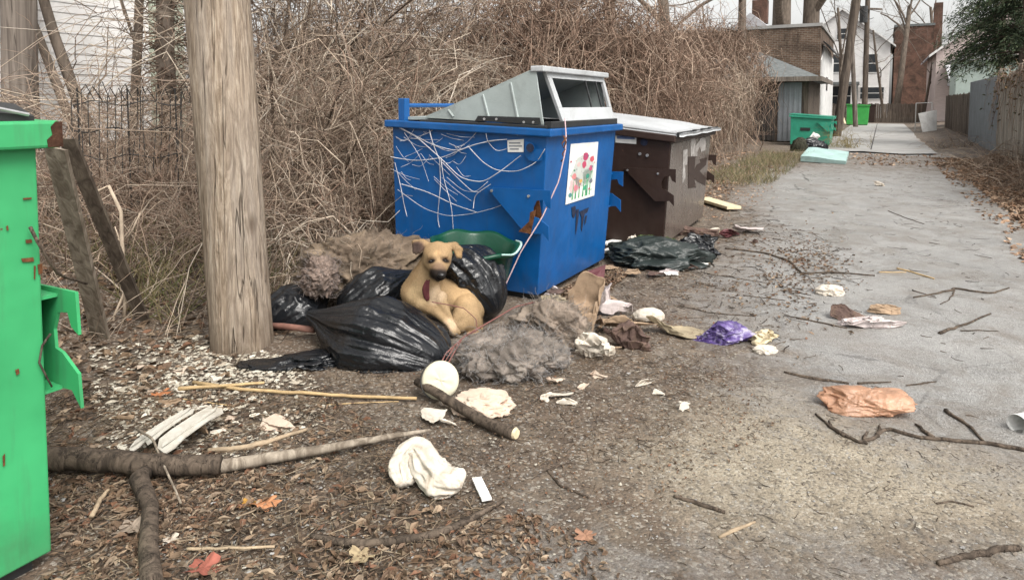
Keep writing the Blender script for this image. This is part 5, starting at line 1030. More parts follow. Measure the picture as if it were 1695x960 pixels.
rb('dark branch pointing to the orange bag',[(1298,618),(1340,628),(1405,637)],[.006,.010,.007],[[(1420,637),(1475,634)]])
rb('long branching twig in front of the orange bag',[(1350,688),(1385,718),(1430,738),(1470,712),(1530,730),(1630,736),(1700,749)],[.005,.008,.009,.010],[[(1565,682),(1600,705),(1630,735)],[(1545,728),(1515,705)],[(1432,737),(1436,718)],[(1452,725),(1455,708)],[(1400,725),(1375,712),(1372,700)]])
rb('thick dark stick near the bottom right',[(1552,937),(1600,925),(1645,914),(1688,912)],[.009,.012,.011])
rb('short dark twig on the pale dirt',[(1115,824),(1150,835),(1200,851)],[.005,.009,.007])
rb('thin bent twig at the centre of the dirt',[(945,768),(905,780),(930,808),(975,826)],[.004,.006,.004],[[(905,780),(880,795)]])
rb('tiny curved twig in the pale dirt on the right',[(1550,836),(1575,832),(1612,841)],[.004,.004])
rb('short twig right of the orange bag',[(1500,640),(1530,636),(1550,633)],[.004,.006,.003])
rb('dark twig below the paper pile',[(1125,508),(1180,520),(1250,525)],[.004,.004])
rb('twig behind the purple packet',[(1230,490),(1270,495),(1300,499)],[.004,.004])
rb('grey straight twig left of the long crossing branch',[(1170,455),(1210,460),(1270,470)],[.005,.004])
rb('slim twig far up the wet road',[(1470,350),(1500,362),(1530,372)],[.006,.004])
rb('pale splinter on the bottom dirt',[(1190,892),(1215,880),(1250,866)],[.006,.008,.004],(), 'palewood')
# pale bent branch standing behind the boards
stick_=thing('pale_branch','pale bent dead branch standing right of the leaning fence boards','branch',G(205,545)); mb=MB()
for pts,r in (([(205,540),(208,480),(203,420),(200,350),(180,308),(160,318),(145,332)],[.012,.013,.011,.012]),([(205,400),(185,392),(158,385)],[.006,.004]),([(207,398),(220,380),(232,352)],[.006,.003]),([(190,375),(196,392),(203,410)],[.004,.004]),([(208,480),(190,520),(182,560)],[.008,.008])): mb.tube([D(x,y,4.35) for x,y in pts],r,7)
mb.build('stem',simple('pale_dead_wood',(.42,.34,.26),.85,.25,20,.3,40,.2),stick_,smooth=True)
gb=thing('dark_twig','dark dry twig caught on the front of the green dumpster','twig',D(60,440,2.0)); mb=MB(); mb.tube([Gp(x,y,e) for x,y,e in ((50,376,.02),(62,400,.05),(80,430,.03),(95,452,.02),(106,458,-.05),(144,470,-.08))],[.006,.005,.004],6); mb.tube([Gp(x,y,.012) for x,y in ((84,552),(70,572),(65,600),(78,625),(86,640))],[.004,.003],5); mb.build('stem',M['log'],gb,smooth=True)
# cord hanging off the blue lid; dead vines on its side
cordm=simple('pink_cord',(.50,.36,.38),.6,.15,30,0); ct=thing('cord','long pale pink cord hanging from the blue dumpster to the ground','cord',G(826,520)); mb=MB(); px_=[(935,197),(937,225),(936,250),(925,300),(898,359),(862,417),(835,475),(826,521)]; ys=[5.0,4.96,4.9,4.86,4.84,4.82,4.79,4.72]
kk=np.linspace(0,7,40); mb.tube([D(np.interp(k,range(8),[q[0] for q in px_]),np.interp(k,range(8),[q[1] for q in px_]),np.interp(k,range(8),ys)) for k in kk],.0055,6); mb.build('strand',cordm,ct,smooth=True)
mb=MB(); mb.tube([D(x,y,4.9) for x,y in ((933,225),(937,236),(933,246),(930,238),(938,228))],.006,6); mb.tube([D(x,y,4.9) for x,y in ((936,247),(931,255),(934,262),(928,268))],.005,6); mb.build('knot',M['rust'],ct,smooth=True)
vm=simple('pale_vine',(.47,.47,.50),.7,.2,30,0); dv=thing('dead_vine','pale dead vines strung over the side of the blue dumpster','vine',TB(-.1,.7,0)); VL=[[(50,250),(150,300),(245,385),(320,460),(400,475),(470,430),(540,375)],[(70,260),(200,330),(300,360),(380,330),(460,318)],[(60,380),(150,395),(245,385),(340,345),(420,320),(490,315)],[(245,385),(255,460),(285,560),(293,680)],[(85,500),(180,570),(270,600),(360,590),(440,570),(510,540),(525,505)],[(100,480),(200,510),(290,555),(380,585)],[(110,290),(170,380),(200,470)],[(345,340),(400,400),(450,430),(530,435),(600,400),(630,350)],[(410,270),(415,320),(450,360),(490,350)],[(75,400),(95,480),(110,560),(120,600)],[(200,270),(215,330),(240,390)],[(250,400),(330,480),(370,515),(420,470)],[(60,260),(180,280),(300,262),(420,268),(530,300)],[(240,390),(245,480),(232,600),(240,640)],[(365,570),(370,520),(430,480)]]
mb=MB()
def pv(pl,r=.0042,off=.03):
    pl=np.array(pl,float); t=np.linspace(0,len(pl)-1,(len(pl)-1)*6+1); q=np.c_[np.interp(t,range(len(pl)),pl[:,0]),np.interp(t,range(len(pl)),pl[:,1])]
    for _ in range(4): q[1:-1]=(q[:-2]+2*q[1:-1]+q[2:])/4
    ph=rng.random()*6; mb.tube([Sp(*z4(v),off+.012*math.sin(k*.7+ph)) for k,v in enumerate(q)],[r,r*.7],5,cap=False)
for pl in VL: pv(pl,rng.uniform(.0024,.0050))
for k in range(34):
    x,y=rng.uniform(55,330),rng.uniform(260,470); a=rng.uniform(-.7,.9); l=rng.uniform(40,150); pv([(x,y),(x+l*.5*math.cos(a),y+l*.5*math.sin(a)+rng.uniform(0,25)),(x+l*math.cos(a),y+l*math.sin(a))],.0022,.02)
mb.build('strands',vm,dv,smooth=True)
# thorny canes by the dog
bc=thing('bramble_cane','thin reddish bramble canes crossing in front of the dog','bramble',G(735,640)); cm=simple('red_cane',(.17,.07,.06),.7,.35,20,0); mb=MB()
for pts,r in (([(700,668,3.45),(718,625,3.55),(738,585,3.66),(770,556,3.8),(815,530,3.9),(852,508,4.0),(885,500,4.2)],.0045),([(725,640,3.5),(745,595,3.62),(765,560,3.78)],.0045),([(768,556,3.80),(790,548,3.84),(788,528,3.9),(768,510,3.95),(740,504,3.97),(715,500,3.98)],.003),([(712,650,3.48),(728,612,3.58),(752,574,3.7)],.003)):
    P_=np.array([D(x,y,Y) for x,y,Y in pts]); t=np.linspace(0,len(pts)-1,len(pts)*4); mb.tube(np.c_[[np.interp(t,range(len(pts)),P_[:,a]) for a in range(3)]].T,r,6)
mb.build('cane',cm,bc,smooth=True)

for k in range(22):
    px_,py_=rng.uniform(1005,1250),rng.uniform(385,470); 
    if px_<1110 and py_<418: continue
    w_=rng.uniform(.06,.16); tag(cloth_scrap('paper_bit','','paper',px_,py_,w_,w_*.7,rng.uniform(.02,.05),M[['white_rag','pinkgrey','card','mauve','tarp'][k%5]],200+k,4),'small torn paper or plastic bit in the debris by the brown dumpster','paper','paper bits by the brown dumpster')
for k in range(16):
    px_,py_=rng.uniform(190,470),rng.uniform(600,730); w_=rng.uniform(.035,.08); tag(cloth_scrap('paper_bit','','paper',px_,py_,w_,w_*.7,rng.uniform(.012,.03),M[['white_rag','card','foam'][k%3]],300+k,3),'small pale paper bit among the white stone chips near the big pole','paper','paper bits near the big pole')

for k in range(14):
    px_,py_=rng.uniform(890,1010),rng.uniform(478,540); w_=rng.uniform(.06,.15); tag(cloth_scrap('paper_bit','','paper',px_,py_,w_,w_*.7,rng.uniform(.02,.06),M[['card','tancloth','mauve','pinkgrey'][k%4]],400+k,4),'small brown paper bit in the litter along the foot of the blue dumpster','paper','paper bits along the blue dumpster')
for k in range(9):
    px_,py_=rng.uniform(880,1160),rng.uniform(560,690); w_=rng.uniform(.03,.08); tag(cloth_scrap('paper_bit','','paper',px_,py_,w_,w_*.7,rng.uniform(.01,.03),M[['white_rag','card','foam'][k%3]],450+k,3),'small pale paper bit on the bare dirt before the paper pile','paper','paper bits on the bare dirt')
# ---------------------------------------------------------------- the dog
def dz(x,y,Y): return D(640+x/4.8,380+y/4.8,Y)
KZ=1/4.8/F
def surface_nets(f,lo,h):
    s=f<0; nx,ny,nz=f.shape; off=[(a,b,c) for a in (0,1) for b in (0,1) for c in (0,1)]
    acc=np.zeros((nx-1,ny-1,nz-1,3)); cnt=np.zeros((nx-1,ny-1,nz-1))
    sl=lambda o:f[o[0]:nx-1+o[0],o[1]:ny-1+o[1],o[2]:nz-1+o[2]]
    for o in off:
        for ax in range(3):
            if o[ax]: continue
            e=list(o); e[ax]=1; a,b=sl(o),sl(e); m=(a<0)!=(b<0); t=np.where(m,a/(a-b+1e-20),0)
            for k in range(3): acc[...,k]+=np.where(m,(t if k==ax else o[k]),0)
            cnt+=m
    m=cnt>0; idx=np.full(m.shape,-1); idx[m]=np.arange(m.sum()); I=np.argwhere(m); V=lo+(I+acc[m]/cnt[m][:,None])*h
    Q=[]
    for ax in range(3):
        b,c=(ax+1)%3,(ax+2)%3
        sh=[slice(1,-1)]*3; sh[ax]=slice(0,-1); n=[slice(1,-1)]*3; n[ax]=slice(1,None)
        A_=s[tuple(sh)]; B_=s[tuple(n)]; ch=np.argwhere(A_!=B_); o=np.array([1,1,1]); o[ax]=0; p=ch+o; sg=A_[A_!=B_]
        def cell(db,dc):
            q=p.copy(); q[:,b]-=db; q[:,c]-=dc; return idx[q[:,0],q[:,1],q[:,2]]
        q=np.c_[cell(1,1),cell(0,1),cell(0,0),cell(1,0)]; Q.append(np.where(sg[:,None],q,q[:,::-1]))
    Q=np.concatenate(Q); return V,Q[(Q>=0).all(1)]
PR=[]
def cap(a,ra,b,rb,k=.02): PR.append((dz(*a),ra*KZ*a[2],dz(*b),rb*KZ*b[2],k))
hd=-.0
# skull, brow, cheeks, muzzle, jaw
cap((366,190,4.25),80,(442,192,4.25),82,.01); cap((405,172,4.25),78,(402,226,4.22),92,.02)
cap((344,258,4.23),50,(392,305,4.18),56,.02); cap((463,255,4.23),49,(432,302,4.18),54,.02)
cap((402,255,4.185),66,(420,340,4.115),55,.02); cap((420,340,4.11),53,(428,364,4.09),43,.012)
cap((395,340,4.16),40,(412,388,4.125),27,.014)
cap((350,214,4.175),24,(372,208,4.165),22,.012); cap((438,208,4.165),22,(462,212,4.175),24,.012)   # brow ridges
# neck and chest
cap((365,265,4.30),96,(305,410,4.36),122,.035); cap((305,415,4.36),120,(250,495,4.38),122,.04); cap((236,500,4.38),116,(262,575,4.39),100,.04)
cap((330,450,4.32),70,(380,560,4.31),66,.03)
# trunk
cap((330,480,4.46),128,(610,575,4.47),140,.04); cap((560,560,4.44),118,(650,640,4.42),128,.04)
# haunch and hind leg
cap((632,620,4.345),104,(655,720,4.32),102,.012); cap((640,700,4.30),86,(575,770,4.235),54,.015); cap((585,680,4.27),64,(545,735,4.235),44,.012)
cap((690,760,4.33),62,(692,838,4.29),44,.03); cap((694,838,4.285),40,(640,872,4.24),34,.025); cap((640,872,4.24),33,(585,884,4.20),28,.02)
# front legs
cap((285,590,4.31),62,(395,655,4.23),38,.02); cap((395,655,4.23),36,(495,750,4.16),24,.01); cap((495,750,4.16),23,(536,818,4.13),26,.01)
cap((430,545,4.29),56,(468,640,4.23),34,.02); cap((468,640,4.23),31,(530,765,4.17),22,.008); cap((530,765,4.17),21,(562,815,4.15),24,.01)
# ears (folded flaps)
cap((332,138,4.27),34,(285,108,4.28),32,.012); cap((285,108,4.28),28,(226,100,4.27),20,.01); cap((222,104,4.262),20,(216,180,4.235),11,.006); cap((255,112,4.262),22,(236,186,4.235),12,.006); cap((285,122,4.26),20,(262,180,4.24),12,.006)
cap((482,140,4.27),34,(540,130,4.275),32,.012); cap((540,132,4.27),28,(584,160,4.25),23,.01); cap((578,165,4.248),22,(586,218,4.228),13,.008); cap((545,152,4.25),22,(566,214,4.23),14,.008)
# tail curled along the flank
cap((735,720,4.44),28,(742,800,4.36),24,.02); cap((742,800,4.36),23,(700,880,4.27),16,.015)
pts=np.array([p for q in PR for p in (q[0],q[2])]); lo=pts.min(0)-.13; hi=pts.max(0)+.13; h=.0062
nx=np.ceil((hi-lo)/h).astype(int)+1; gx=[lo[k]+np.arange(nx[k])*h for k in range(3)]
X,Y,Z=np.meshgrid(*gx,indexing='ij'); Pt=np.stack([X,Y,Z],-1).astype(np.float32); fld=None
for a,ra,b,rb,k in PR:
    mn=np.minimum(a-ra,b-rb)-.09; mx=np.maximum(a+ra,b+rb)+.09
    i0=np.clip(((mn-lo)/h).astype(int),0,nx-1); i1=np.clip(((mx-lo)/h).astype(int)+2,1,nx); sl_=tuple(slice(i0[q],i1[q]) for q in range(3))
    if fld is None: fld=np.full(X.shape,.09,np.float32)
    p=Pt[sl_]-a.astype(np.float32); e=(b-a).astype(np.float32); t=np.clip((p@e)/(e@e),0,1); dd=np.linalg.norm(p-t[...,None]*e,axis=-1)-(ra+(rb-ra)*t)
    w=fld[sl_]; m=np.maximum(k-np.abs(w-dd),0)/k; fld[sl_]=np.minimum(w,dd)-m*m*k*.25
V,Q=surface_nets(fld,lo,h)
def near(p,x): return np.linalg.norm(V-dz(*p),axis=1)/x
# eye sockets pressed in
for ex in ((348,246,4.165),(460,242,4.165)):
    c=dz(ex[0],ex[1],4.16); dist=np.hypot(V[:,0]-c[0],V[:,2]-c[2]); V=V+np.array([0,1.,0])*(.007*np.exp(-(dist/.016)**2)*(V[:,1]<4.3))[:,None]
dd=lambda p,r,s=1.: np.clip(1-near(p,r),0,1)**s
# short fur
def vnormals(V,Q):
    a=V[Q[:,0]];n_=np.cross(V[Q[:,2]]-a,V[Q[:,3]]-V[Q[:,1]]); N=np.zeros_like(V)
    for k in range(4): np.add.at(N,Q[:,k],n_)
    return unit_rows(N)
NV0=vnormals(V,Q)
base=np.tile([.36,.25,.138],(len(V),1)); n1=fbm(V*14,3,3)[:,None]; base*=1+.16*n1; base*=1-.22*sstep(.25,.9,fbm(V*5,8,3)[:,None]+.4)
def blend(m,c):
    global base
    m=np.clip(m,0,1)[:,None]; base=base*(1-m)+np.array(c)*m
soft=lambda p,r: sstep(1.,.45,near(p,r))
blend(.55*soft((395,520,4.28),.085),(.72,.56,.40)); blend(.5*soft((250,520,4.28),.10),(.70,.52,.30))       # paler chest
blend(.40*sstep(.10,.22,V[:,2]-dz(500,640,4.4)[2])*(NV0[:,2]>.2),(.27,.17,.085)); blend(.30*soft((660,560,4.30),.16),(.52,.36,.20)); blend(.35*soft((600,500,4.35),.12),(.52,.34,.17))
blend(.6*soft((300,330,4.30),.055),(.50,.32,.22)); blend(.65*soft((500,770,4.16),.07),(.68,.50,.34)); blend(.5*soft((640,870,4.22),.07),(.66,.45,.27))
blend(.5*soft((404,180,4.16),.03),(.50,.32,.16))
blend(.9*soft((345,345,4.14),.036),(.16,.10,.085)); blend(.94*soft((425,362,4.09),.072),(.026,.021,.021)); blend(.85*soft((385,352,4.12),.045),(.06,.045,.04)); blend(.55*soft((410,300,4.12),.05),(.26,.18,.12))
blend(.6*soft((452,350,4.13),.034),(.10,.07,.06))
pxv=(V[:,0]/V[:,1]*F+CX-640)*4.8; rz_=(V[:,2]-H)/V[:,1]; vv=(rz_*math.cos(TH)+math.sin(TH))/(math.cos(TH)-rz_*math.sin(TH)); pyv=(CY0-F*vv-380)*4.8
def face(x,y,rx,ry,ang=0.,ymax=4.30):
    c_,s_=math.cos(ang),math.sin(ang); u_=((pxv-x)*c_+(pyv-y)*s_)/rx; w_=(-(pxv-x)*s_+(pyv-y)*c_)/ry; return sstep(1.,.5,np.hypot(u_,w_))*(V[:,1]<ymax)
blend(.75*face(346,246,62,34,-.32),(.14,.085,.05)); blend(.75*face(464,242,62,34,.32),(.14,.085,.05)); blend(1.*face(348,251,40,22,-.3),(.010,.008,.007)); blend(1.*face(462,247,40,22,.3),(.010,.008,.007))
blend(.35*face(330,226,40,16,-.4),(.26,.16,.08)); blend(.35*face(478,222,38,16,.4),(.26,.16,.08)); blend(.45*face(404,170,12,46),(.26,.16,.085))
blend(.7*face(400,312,74,66),(.16,.10,.065)); blend(1.*face(412,366,98,66),(.012,.009,.008)); blend(.9*face(362,350,46,50),(.025,.018,.015))
blend(.93*soft((255,145,4.25),.058),(.075,.045,.038)); blend(.95*soft((225,150,4.24),.058),(.05,.033,.028)); blend(.5*soft((300,120,4.27),.03),(.34,.22,.12))
blend(.6*soft((570,190,4.24),.036),(.40,.25,.12)); blend(.5*soft((505,170,4.25),.022),(.20,.12,.07))
blend(.55*soft((575,740,4.25),.035),(.38,.22,.12)); blend(.5*soft((480,590,4.27),.022),(.42,.28,.15))
n=NT('dog_fur'); co=n.coords((1,1,.45)); fz=n.noise(130,co,5,.7); cc=n.mix(1.,n.attr().outputs['Color'],n.ramp(fz,[(.3,.80),(.7,1.14)]),'MULTIPLY'); furm=n.out(cc,.8,n.bump(fz,.5,.004),.2); n.b.inputs['Sheen Weight'].default_value=.0
dog=thing('dog','tan short haired dog with dark muzzle sitting curled on the trash bags','dog',dz(500,850,4.35))
mb=MB(); mb.add(V,Q,base); mb.build('coat',furm,dog,smooth=True)
NV=vnormals(V,Q); nh=42000; ii_=rng.integers(0,len(V),nh); ii_=ii_[~((pyv[ii_]<425)&(V[ii_,1]<4.27)&(pxv[ii_]>255)&(pxv[ii_]<535))]; nh=len(ii_); fl=np.array([.25,.1,-1.])-NV[ii_]*(NV[ii_]@np.array([.25,.1,-1.]))[:,None]; fl=unit_rows(fl)+.45*rng.normal(size=(nh,3)); hd_=unit_rows(fl+NV[ii_]*.55); Lh=rng.uniform(.006,.014,nh)
uu=np.linspace(0,1,3); hp_=V[ii_][:,None,:]-NV[ii_][:,None,:]*.001+hd_[:,None,:]*(Lh[:,None]*uu)[...,None]-NV[ii_][:,None,:]*((Lh*.35)[:,None]*uu**2)[...,None]
mb=MB(); mb.twigs(hp_,np.full(nh,.0009),np.full(nh,.0003),base[ii_]*(1.02+.42*rng.uniform(-1,1,(nh,1)))); mb.build('hair',M['leaf2'],dog,smooth=True)['kind']='stuff'

eyem=simple('eye_dark',(.012,.008,.006),.08,.1,20,0,spec=.6)
def hit(x,y,y0=3.9,y1=4.7):
    r_=ray(640+x/4.8,380+y/4.8); r_=r_/r_[1]; ys_=np.linspace(y0,y1,500); q=np.array([0,0,H])+ys_[:,None]*r_; ii=np.round((q-lo)/h).astype(int); ok=((ii>=0)&(ii<nx)).all(1); ii=np.clip(ii,0,nx-1); fv=np.where(ok,fld[ii[:,0],ii[:,1],ii[:,2]],1); return q[np.argmax(fv<0)]
for ex in ((350,251),(460,247)):
    c=hit(*ex); v,f=ico(3); mb=MB(); mb.add(c+v*np.array([.0105,.007,.0060])+[0,.003,0],f); mb.build('eye',eyem,dog,smooth=True)
c=hit(432,366); v,f=ico(3); mb=MB(); mb.add(c+v*np.array([.023,.014,.016])+[0,.002,0],f); mb.build('nose',simple('nose_black',(.010,.009,.009),.3,.2,40,.3,90,.5),dog,smooth=True)
# red collar strap hanging down the chest
rm=simple('red_strap',(.15,.045,.05),.7,.3,25,.3,60,.2); cc_=dz(332,385,4.345); axn=unit(dz(318,420,4.36)-dz(372,270,4.30)); e1=unit(np.cross(axn,(0,1,0))); e2=np.cross(axn,e1); mb=MB()
# the strap follows the coat: project ring points outward onto the body
def onbody(c,d,mx=.2):
    t=np.linspace(.02,mx,90); q=c+t[:,None]*d; ii=np.clip(np.round((q-lo)/h).astype(int),0,nx-1); fv=fld[ii[:,0],ii[:,1],ii[:,2]]; k=np.argmax(fv>0); return q[k]+d*.003
rows=[(332,398),(322,420),(314,450),(312,480),(314,510),(320,538),(326,562)]; wd=[14,20,25,26,24,20,10]; Vs=[]
for (x,y),w_ in zip(rows,wd):
    for q in np.linspace(-1,1,7): Vs.append(hit(x+q*w_,y+4*math.sin(q*3+y))+np.array([0,-.0045+.0025*math.sin(q*7+y*.2),0]))
i_=(np.arange(6)[:,None]*7+np.arange(6)).ravel(); mb=MB(); mb.add(Vs,np.c_[i_,i_+1,i_+8,i_+7]); co_=mb.build('collar',rm,dog,smooth=True); m_=co_.modifiers.new('strap_thickness','SOLIDIFY'); m_.thickness=.004
# ---------------------------------------------------------------- leaf litter, gravel, twigs on the ground
LP=np.array([[.18,.115,.072],[.21,.145,.095],[.13,.086,.056],[.26,.185,.125],[.16,.105,.07],[.34,.26,.185],[.20,.105,.065],[.24,.18,.13],[.14,.095,.066]])
LO=np.array([[.34,.21,.13],[.42,.29,.20],[.27,.175,.12],[.22,.15,.105],[.48,.36,.26]])
BLD=[(C0,LB,1.36,aB,pB),(B0,1.95,1.35,aR,pR),(G0,LG,1.3,aG,pG)]
def clear(p):
    k=np.ones(len(p),bool)
    for c,l,w,a,pp_ in BLD:
        q=p-c; x=q@a; y=q@pp_; k&=~((x>-.02)&(x<l+.02)&(y>-.02)&(y<w+.02))
    q=p-b0; k&=(q[:,0]**2+q[:,1]**2>.19**2); return p[k]
def px_scatter(n,poly,zoff=.006):
    """random ground points inside the patch of ground with these corners, evenly spread over its real area"""
    g=gp(poly); lo_,hi_=g.min(0),g.max(0); q=rng.uniform(lo_,hi_,(n*3,2)); q=q[seg_dist(q,g)>0][:n]; p=np.c_[q,0*q[:,0]]; p=clear(p); p[:,2]=np.maximum(height(p),.004)+zoff; return p
def ad_scatter(n,t0,t1,d0,d1,zoff=.006):
    t=rng.uniform(t0,t1,n); d=rng.uniform(min(d0,d1),max(d0,d1),n); p=A*t[:,None]+P*d[:,None]; p=clear(p); p[:,2]=np.maximum(height(p),.004)+zoff; return p
def clump(p,f,th,s): return p[(fbm(p*f,s,3)+rng.uniform(-.5,.5,len(p)))>th]
mb=MB()
leaves(mb,clump(px_scatter(6500,[(80,790),(350,775),(640,800),(830,870),(640,985),(40,985)]),2.5,.12,1),(.008,.040),LP,.4,asp=.33); leaves(mb,clump(px_scatter(800,[(80,790),(350,775),(640,800),(830,870),(640,985),(40,985)]),2.5,-.1,41),(.03,.065),LP,.4,asp=.42)
leaves(mb,clump(px_scatter(1100,[(100,650),(520,650),(700,740),(640,800),(90,790)]),2.5,.0,2),(.018,.05),LP,.5)
leaves(mb,clump(px_scatter(1500,[(640,985),(860,850),(1000,900),(1050,985)]),2.,.15,3),(.012,.04),LP,.5)
leaves(mb,clump(px_scatter(4500,[(480,620),(950,600),(1180,590),(1300,700),(1100,850),(700,840)]),1.8,.05,4),(.005,.022),LP,.4); leaves(mb,clump(px_scatter(2500,[(880,500),(1030,440),(1240,470),(1200,600),(960,620)]),1.8,.0,44),(.006,.03),LP,.4)
leaves(mb,clump(ad_scatter(9000,1,9,3.3,6.5),1.5,-.2,5),(.03,.09),LP,.6)
leaves(mb,clump(ad_scatter(5000,6,22,2.2,4.5),1.2,-.1,6),(.04,.10),LO,.6)
leaves(mb,px_scatter(1500,[(880,505),(1010,440),(1040,455),(960,525)]),(.03,.075),LP,.7)
def g_scatter(n,px,py,sx,sy):
    g=G(px,py); q=rng.normal(size=(n,2))*[sx,sy]; p=g+np.c_[q@np.array([A[0],P[0]]),q@np.array([A[1],P[1]]),np.zeros(n)]; p[:,2]=np.maximum(height(p),.004)+.006; return p
leaves(mb,clump(g_scatter(1500,1325,446,.75,.22),2.,-.05,7),(.015,.05),LP,.35); leaves(mb,g_scatter(260,1250,400,.9,.3),(.015,.05),LP,.35); leaves(mb,g_scatter(400,1210,330,1.2,.25),(.02,.06),LO,.35)
mb.build('leaf_litter',M['leaf'],origin=(0,0,0)); o=bpy.data.objects['leaf_litter']; tag(o,'brown dead leaf litter covering the dirt and the bank','leaf litter',kind='stuff')
mb=MB(); leaves(mb,clump(ad_scatter(9000,7,22,-1.55,-2.8),1.2,-.35,8),(.05,.13),LO,.7); leaves(mb,clump(ad_scatter(2500,7,22,-1.2,-1.75),1.2,.1,9),(.04,.10),LO,.5)
leaves(mb,clump(ad_scatter(1500,18.5,23.5,-1.6,1.6),.9,.25,19),(.05,.11),LO,.4)
tag(mb.build('verge_leaves',M['leaf'],origin=(0,0,0)),'orange brown fallen leaves along the right fence and across the far dirt strip','leaf litter',kind='stuff')
# grass patch beyond the brown dumpster
p=clump(ad_scatter(5200,12.5,21,1.75,3.1,0),1.1,.05,10); n=len(p); K=4; u=np.linspace(0,1,K); dr=np.c_[rng.normal(size=n)*.5,rng.normal(size=n)*.5,np.ones(n)]; Lh=rng.uniform(.08,.34,n)
Lh=Lh*.7; q=p[:,None,:]+dr[:,None,:]*(Lh[:,None]*u)[...,None]+rng.normal(size=(n,1,3))*np.array([.2,.2,-.0])*(Lh[:,None]*u**2)[...,None]
mb=MB(); mb.twigs(q,np.full(n,.005),np.full(n,.0015),cols(n,np.array([[.17,.17,.08],[.26,.22,.13],[.34,.27,.17],[.22,.17,.11],[.14,.15,.07]]))); tag(mb.build('grass',M['leaf'],origin=(0,0,0)),'dull green and straw coloured grass beyond the brown dumpster','grass',kind='stuff')
p=clump(ad_scatter(1500,2.6,5.0,4.0,5.2,0),1.5,.0,14); n=len(p); dr=np.c_[rng.normal(size=n)*.6,rng.normal(size=n)*.6,np.ones(n)]; Lh=rng.uniform(.1,.45,n); q=p[:,None,:]+dr[:,None,:]*(Lh[:,None]*u)[...,None]
mb=MB(); mb.twigs(q,np.full(n,.004),np.full(n,.0015),cols(n,np.array([[.14,.15,.06],[.28,.23,.13],[.20,.17,.08]]))); tag(mb.build('weeds',M['leaf'],origin=(0,0,0)),'low olive and straw weeds behind the big pole','weeds',kind='stuff')
# pebbles: squashed octahedra
def pebbles(mb,p,size,pal,flat=.6):
    n=len(p); s=rng.uniform(size[0],size[1],n)*rng.uniform(.5,1.,n); v=np.array([[1,0,0],[0,1,0],[-1,0,0],[0,-1,0],[.1,0,1],[0,0,-1],[.72,.7,.45],[-.7,.7,.5],[-.72,-.7,.4],[.7,-.72,.5]])
    f=np.array([[0,6,4],[6,1,4],[1,7,4],[7,2,4],[2,8,4],[8,3,4],[3,9,4],[9,0,4],[0,5,6],[6,5,1],[1,5,7],[7,5,2],[2,5,8],[8,5,3],[3,5,9],[9,5,0]])
    az=rng.uniform(0,2*PI,n); w=v[None]*(1+.3*rng.normal(size=(n,10,1)))*np.stack([s,s*rng.uniform(.5,1,n),s*flat*rng.uniform(.5,1,n)],1)[:,None,:]*.5
    c,sn=np.cos(az)[:,None],np.sin(az)[:,None]; W=np.stack([w[...,0]*c-w[...,1]*sn,w[...,0]*sn+w[...,1]*c,w[...,2]],-1)+p[:,None,:]
    mb.add(W.reshape(-1,3),(np.arange(n)[:,None,None]*10+f[None]).reshape(-1,3),np.repeat(cols(n,pal,.2),10,axis=0))
PW=np.array([[.50,.46,.38],[.40,.36,.29],[.62,.58,.49],[.30,.255,.20]]); PB=np.array([[.30,.27,.22],[.20,.17,.14],[.40,.37,.31],[.13,.11,.095],[.34,.33,.32]])
mb=MB()
pebbles(mb,clump(px_scatter(7000,[(150,580),(330,555),(500,600),(560,690),(400,760),(170,760)],.002),2.2,.0,21),(.008,.036),PW); pebbles(mb,clump(px_scatter(420,[(150,580),(330,555),(480,600),(430,690),(330,745),(160,745)],.004),2.2,-.1,61),(.03,.065),PW*1.1,.45)
pebbles(mb,clump(px_scatter(6500,[(480,720),(900,650),(1200,580),(1330,660),(1700,770),(1800,985),(640,985)],.001),1.5,-.1,22),(.004,.013),PB)
pebbles(mb,px_scatter(260,[(480,720),(900,650),(1200,580),(1330,660),(1700,770),(1800,985),(640,985)],.002),(.012,.026),PB)
pebbles(mb,clump(px_scatter(2600,[(90,720),(520,700),(660,820),(600,985),(60,985)],.003),2.,-.1,23),(.006,.02),PB)
pebbles(mb,clump(px_scatter(2400,[(1010,470),(1240,400),(1330,480),(1300,600),(1050,600)],.001),1.5,-.1,24),(.006,.018),PB)
tag(mb.build('gravel',M['stone'],origin=(0,0,0)),'loose gravel and pale stone chips on the dirt','gravel',kind='stuff')
# twig crumbs everywhere
def crumbs(mb,p,Lr,r,pal):
    n=len(p); az=rng.uniform(0,2*PI,n); L=rng.uniform(*Lr,n); K=4; u=np.linspace(-.5,.5,K); d=np.c_[np.cos(az),np.sin(az),rng.normal(size=n)*.12]; w=np.cumsum(rng.normal(size=(n,K,3))*np.array([.10,.10,.03]),axis=1)*L[:,None,None]
    mb.twigs(p[:,None,:]+d[:,None,:]*(L[:,None]*u)[...,None]+w,np.full(n,r)*rng.uniform(.6,1.4,n),np.full(n,r*.6),cols(n,pal))
DK=np.array([[.06,.045,.035],[.10,.075,.055],[.16,.12,.09],[.30,.23,.16]])
mb=MB(); crumbs(mb,px_scatter(3600,[(80,640),(520,640),(830,860),(640,985),(40,985)]),(.02,.11),.0019,np.r_[DK,[[.34,.27,.19],[.22,.15,.10]]]); crumbs(mb,px_scatter(380,[(600,720),(1180,570),(1330,660),(1700,770),(1800,985),(640,985)],.003),(.01,.06),.0014,DK[:3]); crumbs(mb,px_scatter(2200,[(480,600),(1000,580),(1180,600),(1100,760),(640,800)],.003),(.015,.08),.0014,DK)
crumbs(mb,px_scatter(120,[(1180,500),(1300,380),(1560,360),(1700,420),(1700,760),(1300,660)],.003),(.03,.16),.0028,DK[:3]); crumbs(mb,px_scatter(500,[(1000,480),(1230,340),(1420,420),(1300,600)],.003),(.04,.25),.003,DK[:3])
